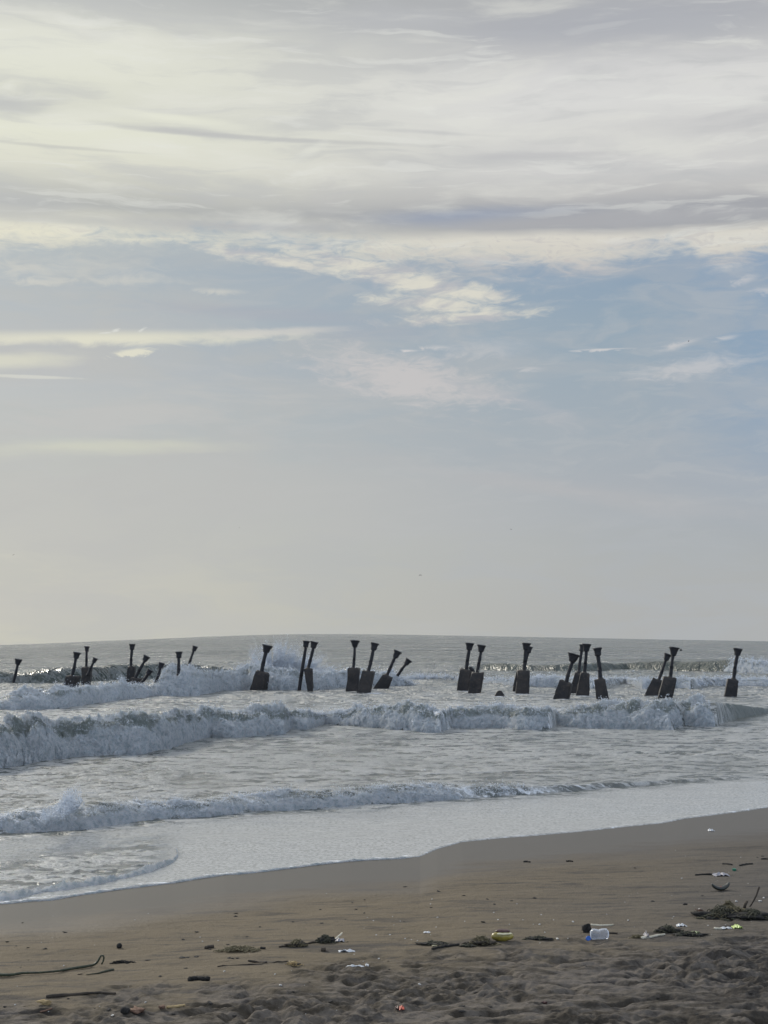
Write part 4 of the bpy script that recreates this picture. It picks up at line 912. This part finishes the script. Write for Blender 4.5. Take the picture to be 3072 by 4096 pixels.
weed(2760, 3742, 120, 16, 110, M_WEED, 'thin weed mat around the green leaf', 46)
weed(1925, 3778, 110, 34, 260, M_STRAW, 'bushy straw clump against the left of the yellow bag', 47)
weed(1870, 3786, 60, 10, 60, M_WEED, 'low weed patch left of the bushy straw clump', 48)
weed(1300, 3771, 74, 32, 220, M_WEED, 'dark weed clump with a pale stick poking out', 49)
weed(1188, 3784, 84, 26, 150, M_STRAW, 'straw tuft left of the dark weed clump', 50)
weed(955, 3800, 150, 12, 160, M_STRAW, 'flattened line of pale straw left of centre', 51, core=False)
weed(1172, 3862, 56, 18, 90, M_TANW, 'small golden tuft in the foreground left of centre', 52, thick=.005)
weed(2150, 3758, 110, 14, 60, M_WEED, 'dark weed ridge right of the yellow bag', 53)
weed(1740, 3775, 110, 8, 60, M_WEED, 'thin weed line near the small white card', 54)
weed(2550, 3753, 60, 14, 70, M_STRAW, 'pale straw patch at the left tip of the bleached stick', 55, core=False)
weed(490, 3852, 100, 8, 60, M_HUSK, 'dark line of debris right of the curled stem', 56, core=False, name='weed_line')
ground_stick('driftwood_stick', [(1330,3768),(1350,3758,.02),(1368,3752,.05)], .011, M_PALE, 'pale stick jutting from the dark weed clump', 'stick', seed=57)

# lumps
lump('coconut', 477, 3792, 22, 22, M_HUSK, 'round dark coconut alone on the smooth sand at left', 'coconut', seed=1, rough=.15, squash=1)
lump('coconut', 499, 4054, 38, 30, M_HUSK, 'round dark coconut at the bottom left beside a split husk', 'coconut', seed=2, rough=.2, squash=1)
lump('husk_piece', 550, 4050, 58, 22, M_RUST, 'split tan brown husk beside the bottom left coconut', 'husk', seed=3, rough=.8)
lump('husk_piece', 648, 4034, 24, 14, M_RUST, 'small reddish husk left of the yellow tan wood', 'husk', seed=4, rough=.7)
lump('dry_leaf', 180, 4014, 48, 16, M_TANW, 'curled tan leaf at the left end of the long straight stick', 'leaf', seed=5, rough=.9, squash=.5)
lump('husk_piece', 2345, 3730, 34, 34, M_HUSK, 'black burnt husk beside the crushed bottle', 'husk', seed=6, rough=.9, squash=.8)
lump('husk_piece', 2741, 3620, 16, 8, M_HUSK, 'tiny black husk chip left of the big weed heap', 'husk', seed=7, rough=.5)
lump('pebble', 19, 4029, 14, 6, M_HUSK, 'small flat black pebble near the bottom left corner', 'pebble', seed=8)
lump('dry_leaf', 2178, 4013, 18, 10, M_BAND, 'small dark red leaf in the foreground right of centre', 'leaf', seed=9, rough=.8)

# melon rind: crescent slice lying on its back
p = hit_sand(2884, 3563); S = p.y/F/4; R0 = 46*S
root = link('melon_rind', None, None, None, p); tag(root, 'black skinned crescent of melon rind with a scrap of red flesh', 'melon rind'); root.rotation_euler = (0, R(-3), R(8))
def crescent(r_out, r_in, a0, a1, wid, n=26, dz_=0.0):
    V = []; m = 8
    for k in range(n):
        a = R(a0+(a1-a0)*k/(n-1)); tp = math.sin(math.pi*min(1, max(0, (k+.4)/(n-.2))))**.45
        for i in range(m):
            b = 2*math.pi*i/m; rr = (r_out+r_in)/2-(r_out-r_in)/2*math.cos(b)*-1*tp; ww = wid*math.sin(b)*tp
            V.append((math.sin(a)*rr*1.02, ww, r_out-math.cos(a)*rr*.92-r_out*.06+dz_))
    F_ = [(k*m+i, k*m+(i+1) % m, (k+1)*m+(i+1) % m, (k+1)*m+i) for k in range(n-1) for i in range(m)]+[tuple(range(m-1, -1, -1)), tuple((n-1)*m+i for i in range(m))]
    return V, F_
V, F_ = crescent(R0, R0*.62, -68, 68, .06); link('skin', faces_mesh('skin', V, F_, True), plain('melon_skin', (.016,.020,.016), .35, .4), root)
V, F_ = crescent(R0*.72, R0*.50, -58, 58, .045, 26, 0); link('pith', faces_mesh('pith', V, F_, True), plain('melon_pith', (.50,.42,.26), .5, .3), root)
V, F_ = crescent(R0*.62, R0*.20, -26, 22, .04, 16, 0); link('flesh', faces_mesh('flesh', V, F_, True), plain('melon_flesh', (.26,.06,.03), .4, .4), root)

# crushed clear bottle with ribs and blue cap
p = hit_sand(2398, 3758); S = p.y/F/4
root = link('plastic_bottle', None, None, None, p+Vector((0, 0, .002))); tag(root, 'crushed clear plastic bottle lying on the dark sand', 'bottle')
L = 74*S; rr = 21*S; rs = np.random.RandomState(9); V = []; n, m = 34, 20
for k in range(n):
    t = k/(n-1); r_ = rr*(1+.05*math.sin(t*60))*(.35 if k in (0, n-1) else 1)*(min(1, .55+t*4) if t < .12 else 1)*(min(1, .5+(1-t)*5) if t > .9 else 1)
    dent = .16*math.exp(-((t-.45)/.10)**2)
    for i in range(m):
        a = 2*math.pi*i/m; k2 = 1-dent*max(0, math.sin(a))*1.3+.05*float(perlin(t*9, math.cos(a)*2, math.sin(a)*2))
        V.append(((t-.5)*L, math.cos(a)*r_*k2, rr*.95+math.sin(a)*r_*k2))
F_ = [(k*m+i, k*m+(i+1) % m, (k+1)*m+(i+1) % m, (k+1)*m+i) for k in range(n-1) for i in range(m)]+[tuple(range(m-1, -1, -1)), tuple((n-1)*m+i for i in range(m))]
link('bottle_body', faces_mesh('bottle_body', V, F_, True), M_CLEAR, root); root.rotation_euler = (0, 0, R(6))
def cap_mesh(r, h):
    bm = bmesh.new(); bmesh.ops.create_cone(bm, cap_ends=True, segments=24, radius1=r, radius2=r*.94, depth=h); bmesh.ops.bevel(bm, geom=[e for e in bm.edges if len(e.link_faces) == 2 and abs(e.calc_face_angle(0)) > 1], offset=h*.08, segments=2, affect='EDGES')
    me = bpy.data.meshes.new('cap'); bm.to_mesh(me); bm.free(); return me
p = hit_sand(2354, 3760); o = link('bottle_cap', cap_mesh(.030, .022), M_BLUE, None, p+Vector((0, 0, .016))); o.rotation_euler = (R(70), 0, R(10)); tag(o, 'blue plastic cap lying left of the crushed bottle', 'bottle cap')
p = hit_sand(2937, 3483); o = link('bottle_cap', cap_mesh(.032, .028), M_GREEN, None, p+Vector((0, 0, .018))); o.rotation_euler = (R(8), 0, 0); tag(o, 'green plastic cap on the sand above the melon rind', 'bottle cap')

# crumpled sheets and films
def film(name, u, v, w, d, hgt, mat, label, cat, seed=0, rot=0.0, n=14, group=None):
    """crumpled sheet, w px wide, d px tall as it lies in the picture, hgt metres of crumple"""
    p = hit_sand(u, v); S = p.y/F/4; rs = np.random.RandomState(seed); V = []; D = d*S/.20
    X, Yy = np.meshgrid(np.linspace(-.5, .5, n*2), np.linspace(-.5, .5, n)); edge = 1+.25*perlin(X*5+seed, Yy*5, 3.); c_, s_ = math.cos(R(rot)), math.sin(R(rot))
    x0, y0 = X*w*S*edge, Yy*D*edge; x1 = x0*c_-y0*s_; y1 = x0*s_+y0*c_
    z0 = hgt*(np.abs(perlin(X*3+seed, Yy*3, 1.))*1.4+.4*np.abs(perlin(X*8, Yy*8+seed, 2.)))*(1-(2*np.abs(X))**4)+.004
    me = grid_mesh(name, x1, y1, z0, None, True); o = link(name, me, mat, None, p); so_ = o.modifiers.new('thickness', 'SOLIDIFY'); so_.thickness = .003; tag(o, label, cat, group); return o
film('white_scrap', 2845, 3324, 24, 6, .04, M_WHITE, 'lone white scrap on the wet sand near the water at right', 'litter', 1)
film('grey_film', 2885, 3503, 60, 10, .05, M_GREYF, 'crumpled grey plastic film above the melon rind', 'plastic', 2)
film('white_packet', 2725, 3705, 40, 7, .03, M_WHITE, 'white packet behind the middle weed clump', 'packet', 3)
film('white_packet', 2906, 3715, 44, 6, .02, M_WHITE, 'narrow white wrapper joining the lime one', 'wrapper', 4, 6)
film('lime_wrapper', 2948, 3712, 34, 9, .04, M_LIME, 'lime yellow wrapper in front of the big weed heap', 'wrapper', 5)
film('green_leaf', 2782, 3737, 32, 10, .03, M_LEAF, 'pale green leaf in the thin weed mat', 'leaf', 6)
film('white_strip', 1388, 3807, 64, 6, .02, M_WHITE, 'long white strip lying in front of the weed clump', 'litter', 7)
film('white_strip', 1422, 3867, 66, 4, .015, M_WHITE, 'thin wavy white strip in the foreground centre', 'litter', 8)
film('white_scrap', 1468, 3864, 14, 8, .025, M_WHITE, 'small round white scrap at the end of the wavy strip', 'litter', 9)
film('white_card', 1708, 3731, 28, 5, .015, M_WHITE, 'small flat white card upslope of the weed line', 'litter', 10)
film('white_packet', 1360, 3763, 34, 10, .03, M_GREYF, 'greyish packet against the dark weed clump', 'packet', 11)
film('red_wrapper', 1607, 4035, 20, 12, .04, M_RED, 'small red wrapper in the trampled foreground', 'wrapper', 12)
film('dark_wrapper', 1588, 4034, 18, 8, .03, M_BAND, 'dark purple scrap touching the red wrapper', 'wrapper', 13)
film('white_packet', 2586, 3746, 14, 12, .05, M_GREYF, 'tiny grey packet behind the tip of the bleached stick', 'packet', 14)
film('brown_card', 1738, 3783, 20, 5, .01, M_CREAM, 'cream card corner under the charred stick', 'litter', 15)

# mustard yellow bag
p = hit_sand(2010, 3764); S = p.y/F/4; root = link('snack_bag', None, None, None, p); tag(root, 'puffed mustard yellow bag with a maroon band on the tide line', 'bag')
def pillow(w, h, d, seed, n=22):
    V = []; m = 16
    for k in range(n):
        t = k/(n-1); e = (math.sin(math.pi*t))**.35
        for i in range(m):
            a = 2*math.pi*i/m; k2 = 1+.14*float(perlin(t*6+seed, math.cos(a)*1.6, math.sin(a)*1.6))
            V.append(((t-.5)*w, math.cos(a)*d/2*max(e, .12)*k2, h*.46+math.sin(a)*h/2*max(e*1.0, .10)*k2*(1-.1*t)))
    return V, [(k*m+i, k*m+(i+1) % m, (k+1)*m+(i+1) % m, (k+1)*m+i) for k in range(n-1) for i in range(m)]+[tuple(range(m-1, -1, -1)), tuple((n-1)*m+i for i in range(m))]
V, F_ = pillow(88*S, 40*S, 46*S, 2); link('bag_body', faces_mesh('bag_body', V, F_, True), M_YBAG, root)
V, F_ = pillow(58*S, 15*S, 34*S, 5); V = [(a+.004, b+.01, c+31*S) for a, b, c in V]; link('maroon_band', faces_mesh('maroon_band', V, F_, True), M_BAND, root)
V, F_ = pillow(66*S, 12*S, 42*S, 6); V = [(a+4*S, b-.008, c+24*S) for a, b, c in V]; link('cream_band', faces_mesh('cream_band', V, F_, True), M_CREAM, root)

# scattered shells, chips and pebbles: one of each kind, then copies
def proto(name, mat, label, cat, group, w, h, seed, flat):
    bm = bmesh.new(); bmesh.ops.create_icosphere(bm, subdivisions=2, radius=1)
    for q in bm.verts:
        k = 1+.5*float(perlin(q.co.x*1.7+seed, q.co.y*1.7, q.co.z*1.7)); q.co = Vector((q.co.x*w*k, q.co.y*w*.7*k, q.co.z*h*k))
    me = bpy.data.meshes.new(name); bm.to_mesh(me); bm.free(); o = link(name, me, mat); tag(o, label, cat, group); return o
def scatter(name, mat, label, cat, group, w, h, spots, seed):
    rs = np.random.RandomState(seed); pr = None
    for (u, v, k) in spots:
        o = proto(name, mat, label, cat, group, w, h, seed, 0) if pr is None else pr.copy()
        if pr is None: pr = o
        else: COL.objects.link(o)
        o.location = hit_sand(u, v)+Vector((0, 0, h*.5*k)); o.rotation_euler = (rs.uniform(-.3, .3), rs.uniform(-.3, .3), rs.uniform(0, 6)); o.scale = (1.25*k*rs.uniform(.7, 1.3), 1.25*k*rs.uniform(.7, 1.3), k)
rs = np.random.RandomState(21)
sh = [(2727,3514,1.6), (2292,3688,1.6), (2512,3683,1.8), (2945,3607,2.2), (3040,3607,2.6), (3055,3592,1.6), (2800,3640,2.6), (2695,3667,.9), (2832,3703,1.2), (2230,3758,2.4), (1992,3680,1.4), (2158,3699,1.6), (2292,3688,1.4), (1750,3670,1), (1728,3597,1), (1722,3617,1), (2068,3616,.9), (1560,3740,1.2), (1620,3755,1.0),
      (1505,3741,1.3), (1122,3942,1.6), (897,3886,1.2), (873,3763,1.0), (810,3766,1.0), (1100,3898,1.2), (212,3665,.8), (593,3655,1.0), (450,4063,1.6), (582,4010,1.4), (255,3864,1.2), (60,4020,1), (62,3895,1.4), (540,3680,.8), (1678,3938,1.4), (1515,3836,1.3), (2963,3430,1.2), (2742,3425,.9), (2703,3402,.9), (1306,3575,.9), (2165,3660,1)]
sh += [(rs.uniform(1450, 2350), rs.uniform(3640, 3790), rs.uniform(.5, 1.1)) for _ in range(22)]+[(rs.uniform(2400, 3060), rs.uniform(3480, 3760), rs.uniform(.4, .8)) for _ in range(22)]+[(rs.uniform(0, 1500), rs.uniform(3700, 4070), rs.uniform(.4, .8)) for _ in range(22)]
scatter('shell_fragment', M_SHELL, 'tiny white shell fragment on the beach sand', 'shell', 'shell fragments scattered on the sand', .008, .005, sh, 1)
ch = [(261,3731,1.6), (788,3729,1.4), (1620,3548,1.5), (942,3655,1.3), (945,3666,1.3), (987,3748,1), (912,3779,1), (840,3798,1), (785,3828,1.4), (730,3832,1.8), (840,4012,1.3), (318,3898,1), (640,3906,1.2), (590,3842,1), (750,3831,1), (784,3827,1), (1933,3689,1.5), (1843,4046,1.6), (2540,3472,1), (2611,3606,1.4), (2808,3584,1.2), (2740,3617,1.2), (1280,3639,1), (1172,3688,1), (1458,3600,1.2), (1425,3638,1.1), (1456,3653,1), (1410,3612,1.0), (2046,3604,1.2), (2140,3593,1.5), (1950,3598,1.1), (1755,3567,1.3), (1855,3583,1.3), (1978,3618,1.2), (1724,3631,1.1), (3050,3426,1.3), (3030,3430,1.0), (90,3692,1.1), (30,3768,1.2), (178,3796,1.1), (930,3835,1.1), (915,3833,1), (950,3834,1)]
ch += [(rs.uniform(0, 3060), rs.uniform(3640, 4080), rs.uniform(.4, 1.1)) for _ in range(60)]
ch = [c for c in ch if c[1] > ip(SHORE, c[0])+60]
scatter('debris_chip', M_HUSK, 'tiny dark chip of wood or husk on the beach sand', 'debris', 'dark chips scattered on the sand', .018, .005, ch, 2)
